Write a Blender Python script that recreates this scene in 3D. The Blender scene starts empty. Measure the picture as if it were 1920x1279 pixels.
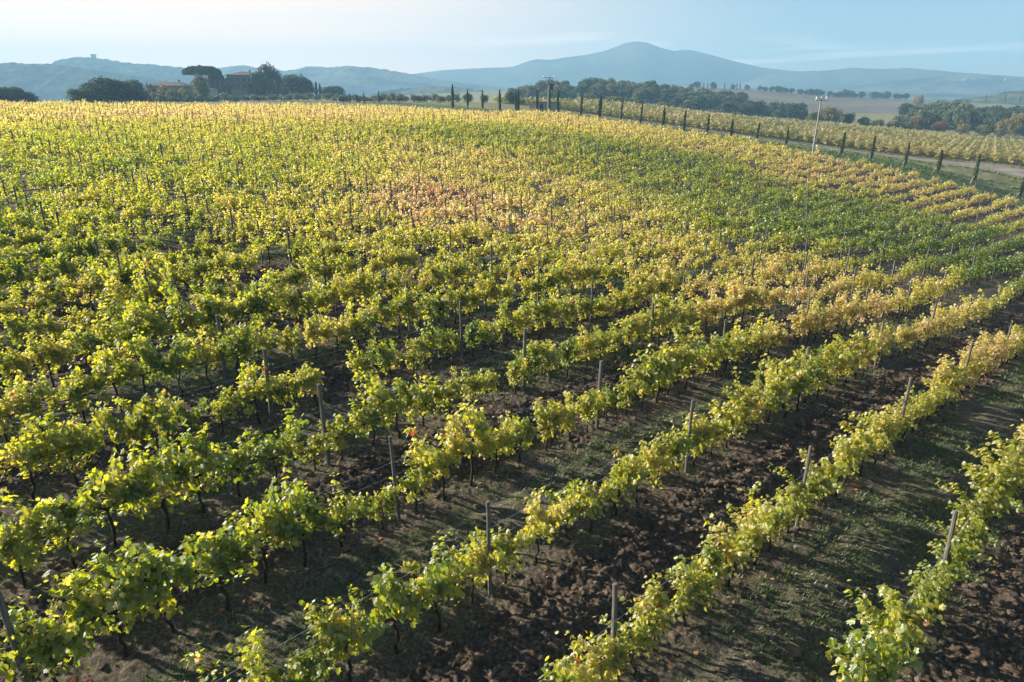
import bpy, math, random
import numpy as np
from mathutils import Matrix, Vector

# ------------------------------------------------------------------ camera, sky, sun, exposure
S = bpy.context.scene
COL = S.collection
CAM_H = 9.35
PITCH = math.radians(19.5)
FPX = 1280.0                                    # focal length in pixels of the 1920 px wide picture
cam_d = bpy.data.cameras.new('camera')
cam_d.sensor_width = 36.0
cam_d.lens = 36.0 * FPX / 1920.0
cam_d.clip_start = 0.3
cam_d.clip_end = 60000
cam = bpy.data.objects.new('camera', cam_d)
COL.objects.link(cam)
cam.location = (0, 0, CAM_H)
cam.rotation_euler = (math.radians(90) - PITCH, 0, 0)
S.camera = cam

SUN_AZ = math.radians(-71)                      # measured clockwise from +Y (into the picture)
SUN_EL = math.radians(24)
world = bpy.data.worlds.new('World')
S.world = world
world.use_nodes = True
wn, wl = world.node_tree.nodes, world.node_tree.links
wn.clear()
sky = wn.new('ShaderNodeTexSky')
sky.sky_type = 'NISHITA'
sky.sun_disc = False
sky.sun_elevation = SUN_EL
sky.sun_rotation = SUN_AZ
sky.altitude = 200
sky.air_density = 1.0
sky.dust_density = 0.3
sky.ozone_density = 3.0
bg = wn.new('ShaderNodeBackground')
bg.inputs['Strength'].default_value = 0.05
wout = wn.new('ShaderNodeOutputWorld')
# thin cirrus veils, laid out by the direction in the sky
tc = wn.new('ShaderNodeTexCoord')
mp = wn.new('ShaderNodeMapping')
mp.inputs['Scale'].default_value = (1.0, 1.0, 15.0)
mp.inputs['Rotation'].default_value = (0.0, 0.06, 0.5)
nz = wn.new('ShaderNodeTexNoise')
nz.inputs['Scale'].default_value = 2.3
nz.inputs['Detail'].default_value = 7
nz.inputs['Roughness'].default_value = 0.55
nz.inputs['Distortion'].default_value = 0.6
cr = wn.new('ShaderNodeMapRange')
cr.inputs['From Min'].default_value = 0.53
cr.inputs['From Max'].default_value = 0.70
cr.inputs['To Max'].default_value = 0.85
mixc = wn.new('ShaderNodeMix')
mixc.data_type = 'RGBA'
mixc.inputs['B'].default_value = (11.0, 10.5, 9.6, 1)
wl.new(tc.outputs['Generated'], mp.inputs['Vector'])
wl.new(mp.outputs['Vector'], nz.inputs['Vector'])
wl.new(nz.outputs['Fac'], cr.inputs['Value'])
# both veils lie low in the sky, the air overhead is clear
sx = wn.new('ShaderNodeSeparateXYZ')
wl.new(tc.outputs['Generated'], sx.inputs[0])
el = wn.new('ShaderNodeMapRange'); el.interpolation_type = 'SMOOTHSTEP'
el.inputs['From Min'].default_value = 0.14; el.inputs['From Max'].default_value = 0.42
el.inputs['To Min'].default_value = 1.0; el.inputs['To Max'].default_value = 0.08
wl.new(sx.outputs['Z'], el.inputs['Value'])
m_a = wn.new('ShaderNodeMath'); m_a.operation = 'MULTIPLY'
wl.new(cr.outputs['Result'], m_a.inputs[0]); wl.new(el.outputs['Result'], m_a.inputs[1])
wl.new(m_a.outputs[0], mixc.inputs['Factor'])
wl.new(sky.outputs['Color'], mixc.inputs['A'])
# bright veil of thin cloud low on the sunward side
sep = wn.new('ShaderNodeVectorMath'); sep.operation = 'DOT_PRODUCT'
sep.inputs[1].default_value = (-0.86, 0.50, -0.42)
wl.new(tc.outputs['Generated'], sep.inputs[0])
vr = wn.new('ShaderNodeMapRange'); vr.interpolation_type = 'SMOOTHSTEP'
vr.inputs['From Min'].default_value = 0.04; vr.inputs['From Max'].default_value = 0.86; vr.inputs['To Max'].default_value = 0.95
wl.new(sep.outputs['Value'], vr.inputs['Value'])
veil = wn.new('ShaderNodeMix'); veil.data_type = 'RGBA'
vcol = wn.new('ShaderNodeMix'); vcol.data_type = 'RGBA'
vcol.inputs['A'].default_value = (22.0, 14.2, 10.0, 1)
vcol.inputs['B'].default_value = (13.8, 9.4, 6.4, 1)
vz = wn.new('ShaderNodeMapRange'); vz.inputs['From Min'].default_value = 0.0; vz.inputs['From Max'].default_value = 0.10
wl.new(tc.outputs['Generated'], sep.inputs[0])
szz = wn.new('ShaderNodeSeparateXYZ'); wl.new(tc.outputs['Generated'], szz.inputs[0])
wl.new(szz.outputs['Z'], vz.inputs['Value'])
wl.new(vz.outputs['Result'], vcol.inputs['Factor'])
wl.new(vcol.outputs['Result'], veil.inputs['B'])
m_b = wn.new('ShaderNodeMath'); m_b.operation = 'MULTIPLY'
wl.new(vr.outputs['Result'], m_b.inputs[0]); wl.new(el.outputs['Result'], m_b.inputs[1])
wl.new(m_b.outputs[0], veil.inputs['Factor'])
wl.new(mixc.outputs['Result'], veil.inputs['A'])
wl.new(veil.outputs['Result'], bg.inputs['Color'])
wl.new(bg.outputs['Background'], wout.inputs['Surface'])

sun_d = bpy.data.lights.new('sun', 'SUN')
sun_d.energy = 5.0
sun_d.angle = math.radians(0.53)
sun_d.color = (1.0, 0.91, 0.79)
sun = bpy.data.objects.new('sun', sun_d)
COL.objects.link(sun)
sdir = Vector((math.cos(SUN_EL) * math.sin(SUN_AZ), math.cos(SUN_EL) * math.cos(SUN_AZ), math.sin(SUN_EL)))
sun.rotation_euler = sdir.to_track_quat('Z', 'Y').to_euler()
sun.location = (-60, 20, 60)

S.view_settings.view_transform = 'Standard'
S.view_settings.look = 'None'
S.view_settings.exposure = 1.60
S.view_settings.gamma = 1.0
S.render.engine = 'CYCLES'
S.cycles.max_bounces = 4
S.cycles.transmission_bounces = 4
S.cycles.diffuse_bounces = 1
S.cycles.glossy_bounces = 2
S.cycles.volume_bounces = 0
S.cycles.use_denoising = True
S.cycles.use_adaptive_sampling = True
S.cycles.adaptive_threshold = 0.02

HAZE_DENSITY = 0.00043
HK = 0.66                                       # the hills stand nearer than the real ones, at the same angles

# ------------------------------------------------------------------ picture geometry of the survey
SP, CP = math.sin(PITCH), math.cos(PITCH)


def at(px, py, w):
    """point seen at pixel (px, py) of the photograph at depth w metres"""
    up = (639.5 - py) / FPX * w
    return np.array([(px - 960) / FPX * w, w * CP + up * SP, CAM_H - w * SP + up * CP])


def proj(X, Y, Z):
    fw = Y * CP - (Z - CAM_H) * SP
    up = Y * SP + (Z - CAM_H) * CP
    fw = np.maximum(fw, 0.01)
    return 960 + FPX * X / fw, 639.5 - FPX * up / fw, fw


# ------------------------------------------------------------------ noise
def hash2(ix, iy, seed):
    h = (ix.astype(np.int64) * 374761393 + iy.astype(np.int64) * 668265263 + seed * 974634777) & 0xffffffff
    h = ((h ^ (h >> 13)) * 1274126177) & 0xffffffff
    h = (h ^ (h >> 16)) & 0xffffffff
    return h.astype(np.float64) / 4294967295.0


def vnoise(x, y, seed=0):
    ix, iy = np.floor(x), np.floor(y)
    fx, fy = x - ix, y - iy
    fx = fx * fx * (3 - 2 * fx)
    fy = fy * fy * (3 - 2 * fy)
    a = hash2(ix, iy, seed)
    b = hash2(ix + 1, iy, seed)
    c = hash2(ix, iy + 1, seed)
    d = hash2(ix + 1, iy + 1, seed)
    return (a * (1 - fx) + b * fx) * (1 - fy) + (c * (1 - fx) + d * fx) * fy


def fbm(x, y, octv=4, seed=0, gain=0.5):
    s = 0; a = 1; t = 0
    for o in range(octv):
        s = s + a * (vnoise(x * 2 ** o + 17.3 * o, y * 2 ** o - 9.1 * o, seed + o) - 0.5)
        t += a
        a *= gain
    return s / t


def sstep(a, b, x):
    t = np.clip((x - a) / (b - a), 0, 1)
    return t * t * (3 - 2 * t)


# ------------------------------------------------------------------ the vine rows' frame
TH = 0.7998952502973702
RS = 2.887412457064895          # row spacing
PS = 6.716840067040395          # post spacing along a row
X0, Y0 = -2.436166359544338, 12.58938267810472
SK = -0.01892307482121797
SN, CS = math.sin(TH), math.cos(TH)


def uv(X, Y):
    return (X - X0) * SN + (Y - Y0) * CS, -(X - X0) * CS + (Y - Y0) * SN


def xy(u, v):
    return X0 + u * SN - v * CS, Y0 + u * CS + v * SN


def quad(X, Y):
    return -0.03426747239832273 * X + 0.059441660379390325 * Y - 0.0016282800474811889 * X * X \
        - 0.0020259263627128116 * X * Y - 0.000802053365208217 * Y * Y


# ------------------------------------------------------------------ terrain: thin-plate surface through surveyed points
pts = []
for r in range(-3, 34, 3):
    for u in range(-24, 35, 8):
        v = (r - 3) * RS
        X, Y = xy(u, v)
        R = math.hypot(X, Y)
        if Y > -6 and R < 72:
            pts.append((X, Y, quad(X, Y)))
for X, Y, z in [(33.4, 43.3, -3.17), (43.7, 57.4, -4.73), (53.4, 70.8, -5.5), (62.9, 84.1, -6.06), (72.4, 97.3, -6.3),
                (28.8, 38.9, -2.86), (24.4, 42.7, -2.35), (29.4, 43.5, -2.5), (36.4, 54.3, -3.63), (43.2, 65, -4.4),
                (49.8, 75.4, -4.88), (23.3, 29.5, -1.95),
                (-40, -20, 0), (0, -40, 1), (40, -20, -3), (60, 10, -6), (-60, 10, -2), (90, 40, -8), (-90, 40, 0),
                (0, -140, 0), (-150, -60, 0), (150, -60, -8), (180, 60, -8), (-180, 80, 0)]:
    pts.append((X, Y, z))
CYP_PX = [(1910, 376), (1824, 347), (1757, 327), (1695, 315), (1632, 304), (1576, 294), None, (1472, 280), (1416, 269), (1370, 261),
          (1325, 255), (1281, 247), (1242, 239), (1200, 233), (1163, 225), (1123, 218), (1089, 213), (1045, 208)]
CYP = []
for i, c in enumerate(CYP_PX):
    if c is None:
        CYP.append(None)
        continue
    w = 118 + 3.35 * (i - 1)
    CYP.append(at(c[0], c[1], w))
    CYP[-1] = at(c[0], c[1] + 9 * min(1, max(0, (1370 - c[0]) / 250)), w)
    pts.append(tuple(CYP[-1]))
ANCH = [  # pixel, pixel, depth, metres taken off for what stands on the ground
    (1920, 313, 140, 0), (1740, 296, 155, 0), (1480, 264, 180, 0), (1300, 240, 195, 0), (1200, 227, 205, 0), (1100, 216, 215, 0),
    (1920, 262, 280, 1.7), (1700, 243, 290, 1.7), (1500, 226, 300, 1.7), (1300, 212, 300, 1.7), (1000, 187, 280, 1.5), (1150, 192, 280, 1.5),
    (-100, 190, 150, 1.7), (0, 190, 150, 1.7), (200, 192, 152, 1.7), (400, 194, 155, 1.7), (600, 194, 160, 1.7), (800, 197.5, 170, 2.0), (950, 203, 174, 2.3),
    (1000, 206, 220, 0), (900, 196, 230, 0),
    (0, 196, 230, 0), (200, 196, 230, 0), (-200, 196, 230, 0), (450, 186, 370, 0), (300, 189, 330, 0), (600, 184, 370, 0), (700, 192, 260, 0), (800, 190, 300, 0), (560, 178, 430, 0),
    (0, 205, 500, 0), (300, 205, 600, 0), (600, 205, 650, 0), (850, 205, 500, 0),
    (940, 200, 480, 0), (1000, 178, 500, 0), (1080, 169, 500, 0), (1200, 177, 500, 0), (1300, 187, 500, 0), (1400, 199, 500, 0), (1500, 209, 500, 0),
    (1080, 200, 400, 0), (1200, 206, 400, 0), (1300, 212, 400, 0), (1450, 226, 400, 0), (1650, 243, 400, 0),
    (1500, 206, 600, 0), (1650, 218, 560, 0), (1300, 165, 850, 0), (1200, 165, 850, 0), (1450, 172, 850, 0), (1550, 181, 850, 0), (1700, 190, 800, 0), (1600, 200, 700, 0),
    (1700, 232, 400, 0), (1800, 214, 460, 0), (1900, 216, 460, 0), (2000, 222, 460, 0), (1920, 256, 340, 0), (1800, 246, 340, 0), (2050, 275, 280, 0), (2100, 290, 340, 0), (2100, 330, 140, 0)]
for px, py, w, off in ANCH:
    p = at(px, py, w)
    pts.append((p[0], p[1], p[2] - off))
PT = np.array(pts)


def _phi(r2):
    return 0.5 * r2 * np.log(r2 + 1e-9)


_sc = 100.0
_A = PT[:, :2] / _sc
_d2 = ((_A[:, None, :] - _A[None, :, :]) ** 2).sum(-1)
_K = _phi(_d2) + np.eye(len(PT)) * 2e-5
_Pm = np.concatenate([np.ones((len(PT), 1)), _A], 1)
_M = np.block([[_K, _Pm], [_Pm.T, np.zeros((3, 3))]])
_W = np.linalg.solve(_M, np.concatenate([PT[:, 2], np.zeros(3)]))


def base_z(X, Y):
    X = np.asarray(X, float); Y = np.asarray(Y, float)
    shp = X.shape
    x, y = X.ravel() / _sc, Y.ravel() / _sc
    R = np.hypot(x, y) * _sc
    k = np.minimum(1, 1050 / np.maximum(R, 1))
    xe, ye = x * k, y * k
    out = np.empty(len(x))
    n = len(_A)
    for i in range(0, len(x), 60000):
        a, b = xe[i:i + 60000, None], ye[i:i + 60000, None]
        d2 = (a - _A[None, :, 0]) ** 2 + (b - _A[None, :, 1]) ** 2
        out[i:i + 60000] = _phi(d2) @ _W[:n] + _W[n] + a[:, 0] * _W[n + 1] + b[:, 0] * _W[n + 2]
    out = np.clip(out, -60, 40)
    t = sstep(1000, 1500, R)
    out = out * (1 - t) + t * (-55.0)
    # behind the camera the land stays calm
    t = sstep(-20, -120, y * _sc)
    out = out * (1 - t) + t * (-1.0)
    return out.reshape(shp)


U_EDGE = 124.5


def far_edge_y(X):
    return 166 + (np.asarray(X) + 120) * 0.155


def in_field(X, Y):
    u, v = uv(X, Y)
    return (u < U_EDGE) & (Y < far_edge_y(X)) & (v > -9 * RS)


def strip(X, Y):
    """tilled mask (1 on the ploughed alleys) and grass mask between the vine rows"""
    u, v = uv(X, Y)
    r = 3 + v / RS
    k = np.floor(r)
    f = r - k
    odd = (np.mod(k, 2) == 1)
    wob = 0.05 * fbm(u * 0.5, v * 0.5, 3, 5)
    mid = sstep(0.08, 0.2, f + wob) * (1 - sstep(0.80, 0.92, f + wob))
    return mid * odd, mid * (~odd)


def ground_z(X, Y, fine=True):
    z = base_z(X, Y)
    if not fine:
        return z
    X = np.asarray(X, float); Y = np.asarray(Y, float)
    R = np.hypot(X, Y)
    fld = in_field(X, Y)
    till, gr = strip(X, Y)
    u, v = uv(X, Y)
    near = (1 - sstep(50, 90, R))
    m = fbm(u * 0.8, v * 1.6, 3, 11) * 0.10
    cl = np.abs(fbm(X * 3.1, Y * 3.1, 3, 21, 0.6)) * 0.32 + np.abs(fbm(X * 9, Y * 9, 2, 31)) * 0.10 - 0.05
    fur = 0.022 * np.sin((3 + v / RS) * 2 * math.pi * 5 + 2 * fbm(u * 0.4, v * 0.4, 2, 3))
    rut = -0.08 * np.exp(-((np.mod(3 + v / RS, 1) - 0.26) / 0.06) ** 2) - 0.05 * np.exp(-((np.mod(3 + v / RS, 1) - 0.74) / 0.06) ** 2)
    soft = fbm(X * 2.2, Y * 2.2, 3, 41) * 0.05 + fbm(X * 11, Y * 11, 2, 51) * 0.015
    rowm = 1 - np.maximum(till, gr)
    d = till * (cl + fur) + gr * (rut + soft) + rowm * (0.5 * cl + 0.03)
    z = z + np.where(fld, near * (m + d), 0)
    # bank with low hummocks between the vines and the track
    bank = (u > U_EDGE + 1) & (u < U_EDGE + 45) & (R < 260) & (Y > 40)
    bb = sstep(U_EDGE + 1, U_EDGE + 3, u) * (1 - sstep(U_EDGE + 24, U_EDGE + 28, u))
    z = z + np.where(bank, bb * (1.1 * fbm(u * 0.20, v * 0.09, 3, 61) + 0.12 * fbm(u * 1.1, v * 0.7, 3, 63)), 0)
    z = z + sstep(200, 500, R) * fbm(X / 60, Y / 60, 3, 71) * 1.5
    return z


# ------------------------------------------------------------------ mesh helpers
def make_mesh(name, verts, loops, totals, mats, mat_idx=None, attrs=None, smooth=False):
    me = bpy.data.meshes.new(name)
    verts = np.ascontiguousarray(verts, dtype=np.float32)
    loops = np.ascontiguousarray(loops, dtype=np.int32).ravel()
    totals = np.ascontiguousarray(totals, dtype=np.int32).ravel()
    me.vertices.add(len(verts))
    me.vertices.foreach_set('co', verts.ravel())
    me.loops.add(len(loops))
    me.loops.foreach_set('vertex_index', loops)
    me.polygons.add(len(totals))
    starts = np.concatenate([[0], np.cumsum(totals)[:-1]]).astype(np.int32)
    me.polygons.foreach_set('loop_start', starts)
    me.polygons.foreach_set('loop_total', totals)
    for m in mats:
        me.materials.append(m)
    if mat_idx is not None:
        me.polygons.foreach_set('material_index', np.ascontiguousarray(mat_idx, dtype=np.int32))
    me.polygons.foreach_set('use_smooth', np.full(len(totals), smooth, dtype=bool))
    me.update(calc_edges=True)
    for k, a in (attrs or {}).items():
        at_ = me.attributes.new(k, 'FLOAT', 'POINT')
        at_.data.foreach_set('value', np.ascontiguousarray(a, dtype=np.float32))
    me.validate()
    return me


class MB:
    """collects shapes with material slots"""
    def __init__(self):
        self.v = []; self.l = []; self.t = []; self.m = []; self.n = 0; self.at = {}

    def add(self, V, F, mat=0):
        V = np.asarray(V, float)
        for f in F:
            self.l.extend([i + self.n for i in f])
            self.t.append(len(f))
            self.m.append(mat)
        self.v.append(V)
        self.n += len(V)

    def addarr(self, V, F, mat=0):
        """F: (n,k) array"""
        F = np.asarray(F)
        self.l.extend((F + self.n).ravel().tolist())
        self.t.extend([F.shape[1]] * len(F))
        self.m.extend([mat] * len(F))
        self.v.append(np.asarray(V, float))
        self.n += len(V)

    def box(self, c, s, mat=0, rz=0.0, taper=1.0):
        sx, sy, sz = s[0] / 2, s[1] / 2, s[2] / 2
        V = []
        for z, k in ((-sz, 1), (sz, taper)):
            for x, y in ((-sx, -sy), (sx, -sy), (sx, sy), (-sx, sy)):
                x2, y2 = x * k, y * k
                V.append((c[0] + x2 * math.cos(rz) - y2 * math.sin(rz), c[1] + x2 * math.sin(rz) + y2 * math.cos(rz), c[2] + z))
        self.add(V, [(0, 3, 2, 1), (4, 5, 6, 7), (0, 1, 5, 4), (1, 2, 6, 5), (2, 3, 7, 6), (3, 0, 4, 7)], mat)

    def tube(self, P, R, n=8, mat=0, rough=0.0, rng=None):
        P = [Vector(p) for p in P]
        V = []; F = []
        for i, p in enumerate(P):
            d = (P[min(i + 1, len(P) - 1)] - P[max(i - 1, 0)]).normalized()
            a = d.orthogonal().normalized() if abs(d.z) < 0.9 else Vector((1, 0, 0)).cross(d).normalized()
            b = d.cross(a)
            for k in range(n):
                an = 2 * math.pi * k / n
                rr = R[i] * (1 + (rng.uniform(-rough, rough) if rng else 0))
                V.append(p + a * math.cos(an) * rr + b * math.sin(an) * rr)
            if i:
                for k in range(n):
                    F.append(((i - 1) * n + k, (i - 1) * n + (k + 1) % n, i * n + (k + 1) % n, i * n + k))
        F.append(tuple(range(n - 1, -1, -1)))
        F.append(tuple(range((len(P) - 1) * n, len(P) * n)))
        self.add([tuple(v) for v in V], F, mat)

    def mesh(self, name, mats, smooth=False, attrs=None):
        return make_mesh(name, np.concatenate(self.v), self.l, self.t, mats, self.m, attrs, smooth)


def link(name, me, parent=None):
    o = bpy.data.objects.new(name, me)
    COL.objects.link(o)
    if parent is not None:
        o.parent = parent
    return o


def tag(o, label=None, cat=None, group=None, kind=None):
    if label: o['label'] = label
    if cat: o['category'] = cat
    if group: o['group'] = group
    if kind: o['kind'] = kind
    return o


def empty(name, loc, rz=0.0):
    o = bpy.data.objects.new(name, None)
    o.empty_display_size = 0.2
    COL.objects.link(o)
    o.location = tuple(float(a) for a in loc)
    o.rotation_euler = (0, 0, rz)
    return o


# ------------------------------------------------------------------ materials
def new_mat(name):
    m = bpy.data.materials.new(name)
    m.use_nodes = True
    nt = m.node_tree
    nt.nodes.clear()
    out = nt.nodes.new('ShaderNodeOutputMaterial')
    return m, nt.nodes, nt.links, out


def ramp(N, stops, interp='LINEAR'):
    r = N.new('ShaderNodeValToRGB')
    r.color_ramp.interpolation = interp
    e = r.color_ramp.elements
    while len(e) < len(stops):
        e.new(0.5)
    for i, (p, c) in enumerate(stops):
        e[i].position = p
        e[i].color = (c[0], c[1], c[2], 1)
    return r


def noisy_mat(name, stops, scale=4.0, rough=0.9, bump=0.0, bscale=None, detail=5, coord='Object', stretch=(1, 1, 1), spec=0.2):
    m, N, L, out = new_mat(name)
    b = N.new('ShaderNodeBsdfPrincipled')
    b.inputs['Roughness'].default_value = rough
    b.inputs['Specular IOR Level'].default_value = spec
    t = N.new('ShaderNodeTexCoord')
    mp = N.new('ShaderNodeMapping')
    mp.inputs['Scale'].default_value = stretch
    n = N.new('ShaderNodeTexNoise')
    n.inputs['Scale'].default_value = scale
    n.inputs['Detail'].default_value = detail
    r = ramp(N, stops)
    L.new(t.outputs[coord], mp.inputs['Vector'])
    L.new(mp.outputs['Vector'], n.inputs['Vector'])
    L.new(n.outputs['Fac'], r.inputs['Fac'])
    L.new(r.outputs['Color'], b.inputs['Base Color'])
    if bump:
        bn = N.new('ShaderNodeTexNoise')
        bn.inputs['Scale'].default_value = bscale or scale * 3
        bn.inputs['Detail'].default_value = 6
        L.new(mp.outputs['Vector'], bn.inputs['Vector'])
        bp = N.new('ShaderNodeBump')
        bp.inputs['Strength'].default_value = 1.0
        bp.inputs['Distance'].default_value = bump
        L.new(bn.outputs['Fac'], bp.inputs['Height'])
        L.new(bp.outputs['Normal'], b.inputs['Normal'])
    L.new(b.outputs['BSDF'], out.inputs['Surface'])
    return m


def leaf_mat(name, stops, trans=0.45, spread=0.46, gloss=0.10, base=0.0):
    """leaf colour from: yellowing of the plant (object or mesh attribute) + a value of its own for each leaf"""
    m, N, L, out = new_mat(name)
    a1 = N.new('ShaderNodeAttribute'); a1.attribute_name = 'yellowing'; a1.attribute_type = 'GEOMETRY'
    a2 = N.new('ShaderNodeAttribute'); a2.attribute_name = 'plant_yellowing'; a2.attribute_type = 'OBJECT'
    a3 = N.new('ShaderNodeAttribute'); a3.attribute_name = 'leaf_value'; a3.attribute_type = 'GEOMETRY'
    ad = N.new('ShaderNodeMath'); ad.operation = 'ADD'
    L.new(a1.outputs['Fac'], ad.inputs[0]); L.new(a2.outputs['Fac'], ad.inputs[1])
    g = N.new('ShaderNodeNewGeometry')
    nz = N.new('ShaderNodeTexNoise'); nz.inputs['Scale'].default_value = 1.1; nz.inputs['Detail'].default_value = 2
    L.new(g.outputs['Position'], nz.inputs['Vector'])
    m1 = N.new('ShaderNodeMath'); m1.operation = 'MULTIPLY_ADD'; m1.inputs[1].default_value = spread; m1.inputs[2].default_value = -0.5 * spread + base
    L.new(a3.outputs['Fac'], m1.inputs[0])
    m2 = N.new('ShaderNodeMath'); m2.operation = 'MULTIPLY_ADD'; m2.inputs[1].default_value = 0.5; m2.inputs[2].default_value = -0.25
    L.new(nz.outputs['Fac'], m2.inputs[0])
    s1 = N.new('ShaderNodeMath'); s1.operation = 'ADD'
    s2 = N.new('ShaderNodeMath'); s2.operation = 'ADD'
    L.new(ad.outputs[0], s1.inputs[0]); L.new(m1.outputs[0], s1.inputs[1])
    L.new(s1.outputs[0], s2.inputs[0]); L.new(m2.outputs[0], s2.inputs[1])
    r = ramp(N, stops)
    L.new(s2.outputs[0], r.inputs['Fac'])
    d = N.new('ShaderNodeBsdfDiffuse')
    t = N.new('ShaderNodeBsdfTranslucent')
    gl = N.new('ShaderNodeBsdfGlossy'); gl.inputs['Roughness'].default_value = 0.48; gl.inputs['Color'].default_value = (0.8, 0.85, 0.9, 1)
    hs = N.new('ShaderNodeHueSaturation'); hs.inputs['Saturation'].default_value = 1.12; hs.inputs['Value'].default_value = 1.85
    L.new(r.outputs['Color'], d.inputs['Color'])
    L.new(r.outputs['Color'], hs.inputs['Color']); L.new(hs.outputs['Color'], t.inputs['Color'])
    mx = N.new('ShaderNodeMixShader'); mx.inputs[0].default_value = trans
    L.new(d.outputs[0], mx.inputs[1]); L.new(t.outputs[0], mx.inputs[2])
    mg = N.new('ShaderNodeMixShader'); mg.inputs[0].default_value = gloss
    L.new(mx.outputs[0], mg.inputs[1]); L.new(gl.outputs[0], mg.inputs[2])
    L.new(mg.outputs[0], out.inputs['Surface'])
    return m


M = {}
M['vine_leaf'] = leaf_mat('vine_leaf', [
    (0.00, (0.032, 0.060, 0.016)), (0.16, (0.115, 0.165, 0.024)), (0.32, (0.225, 0.260, 0.032)), (0.50, (0.410, 0.380, 0.060)),
    (0.68, (0.500, 0.410, 0.165)), (0.86, (0.500, 0.350, 0.200)), (0.97, (0.480, 0.190, 0.070)), (1.0, (0.42, 0.06, 0.03))], trans=0.60, gloss=0.06, base=0.0)
M['late_vine_leaf'] = leaf_mat('late_vine_leaf', [
    (0.00, (0.055, 0.075, 0.025)), (0.30, (0.15, 0.165, 0.050)), (0.50, (0.29, 0.265, 0.080)), (0.70, (0.42, 0.33, 0.13)),
    (0.85, (0.42, 0.27, 0.13)), (1.0, (0.26, 0.13, 0.07))], trans=0.4, gloss=0.03)
M['tree_leaf'] = leaf_mat('tree_leaf', [
    (0.00, (0.025, 0.045, 0.018)), (0.30, (0.065, 0.090, 0.030)), (0.5, (0.12, 0.135, 0.042)), (0.70, (0.20, 0.17, 0.06)),
    (0.82, (0.30, 0.20, 0.06)), (0.92, (0.26, 0.13, 0.05)), (1.0, (0.12, 0.045, 0.04))], trans=0.2, gloss=0.03)
M['olive_leaf'] = leaf_mat('olive_leaf', [
    (0.00, (0.06, 0.075, 0.045)), (0.5, (0.13, 0.15, 0.09)), (1.0, (0.22, 0.22, 0.13))], trans=0.2, gloss=0.05, base=0.4)
M['cypress_leaf'] = leaf_mat('cypress_leaf', [
    (0.00, (0.018, 0.032, 0.012)), (0.5, (0.040, 0.062, 0.020)), (1.0, (0.11, 0.12, 0.04))], trans=0.12, gloss=0.03, base=0.4)
M['grass'] = leaf_mat('grass', [
    (0.00, (0.045, 0.085, 0.020)), (0.45, (0.095, 0.140, 0.035)), (0.70, (0.22, 0.20, 0.09)), (1.0, (0.36, 0.30, 0.17))], trans=0.3, gloss=0.04, spread=0.5)
M['litter'] = leaf_mat('litter', [
    (0.00, (0.20, 0.09, 0.03)), (0.5, (0.30, 0.17, 0.07)), (1.0, (0.40, 0.08, 0.03))], trans=0.15, gloss=0.03, spread=0.9, base=0.5)
M['bark'] = noisy_mat('bark', [(0.3, (0.020, 0.015, 0.011)), (0.7, (0.065, 0.048, 0.034))], 14, 0.95, 0.01, 40)
M['post_wood'] = noisy_mat('post_wood', [(0.25, (0.075, 0.066, 0.055)), (0.6, (0.155, 0.142, 0.122)), (0.85, (0.25, 0.235, 0.205))], 9, 0.9, 0.004, 50, stretch=(6, 6, 0.6))
M['stake_wood'] = noisy_mat('stake_wood', [(0.3, (0.32, 0.26, 0.19)), (0.7, (0.48, 0.42, 0.33))], 8, 0.9)
M['steel'] = noisy_mat('steel', [(0.3, (0.30, 0.31, 0.32)), (0.7, (0.45, 0.46, 0.47))], 5, 0.45, spec=0.6)
M['hose'] = noisy_mat('hose', [(0.3, (0.015, 0.015, 0.015)), (0.7, (0.03, 0.03, 0.03))], 5, 0.6)
M['clod'] = noisy_mat('clod', [(0.3, (0.045, 0.033, 0.024)), (0.55, (0.105, 0.076, 0.053)), (0.8, (0.22, 0.168, 0.12))], 1.3, 0.98, 0.02, 14, coord='Object')
M['concrete'] = noisy_mat('concrete', [(0.3, (0.23, 0.215, 0.19)), (0.7, (0.33, 0.315, 0.285))], 3, 0.9)
M['stone_wall'] = noisy_mat('stone_wall', [(0.3, (0.15, 0.125, 0.10)), (0.7, (0.24, 0.20, 0.165))], 1.4, 0.95, 0.03, 5)
M['plaster'] = noisy_mat('plaster', [(0.3, (0.30, 0.28, 0.25)), (0.7, (0.40, 0.38, 0.35))], 0.8, 0.9)
M['white_plaster'] = noisy_mat('white_plaster', [(0.3, (0.36, 0.35, 0.33)), (0.7, (0.44, 0.43, 0.41))], 0.8, 0.9)
M['roof_tile'] = noisy_mat('roof_tile', [(0.3, (0.085, 0.060, 0.048)), (0.7, (0.145, 0.105, 0.085))], 2.2, 0.9, 0.04, 6)
M['dark'] = noisy_mat('dark', [(0.3, (0.02, 0.02, 0.022)), (0.7, (0.04, 0.04, 0.045))], 2, 0.5)
M['shutter'] = noisy_mat('shutter', [(0.3, (0.07, 0.05, 0.035)), (0.7, (0.10, 0.07, 0.05))], 2, 0.8)
M['insulator'] = noisy_mat('insulator', [(0.3, (0.75, 0.76, 0.76)), (0.7, (0.85, 0.85, 0.85))], 2, 0.3, spec=0.5)
M['track'] = noisy_mat('track', [(0.25, (0.13, 0.105, 0.085)), (0.5, (0.21, 0.175, 0.145)), (0.75, (0.31, 0.27, 0.225))], 0.35, 0.97, 0.02, 3, coord='Object')


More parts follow.
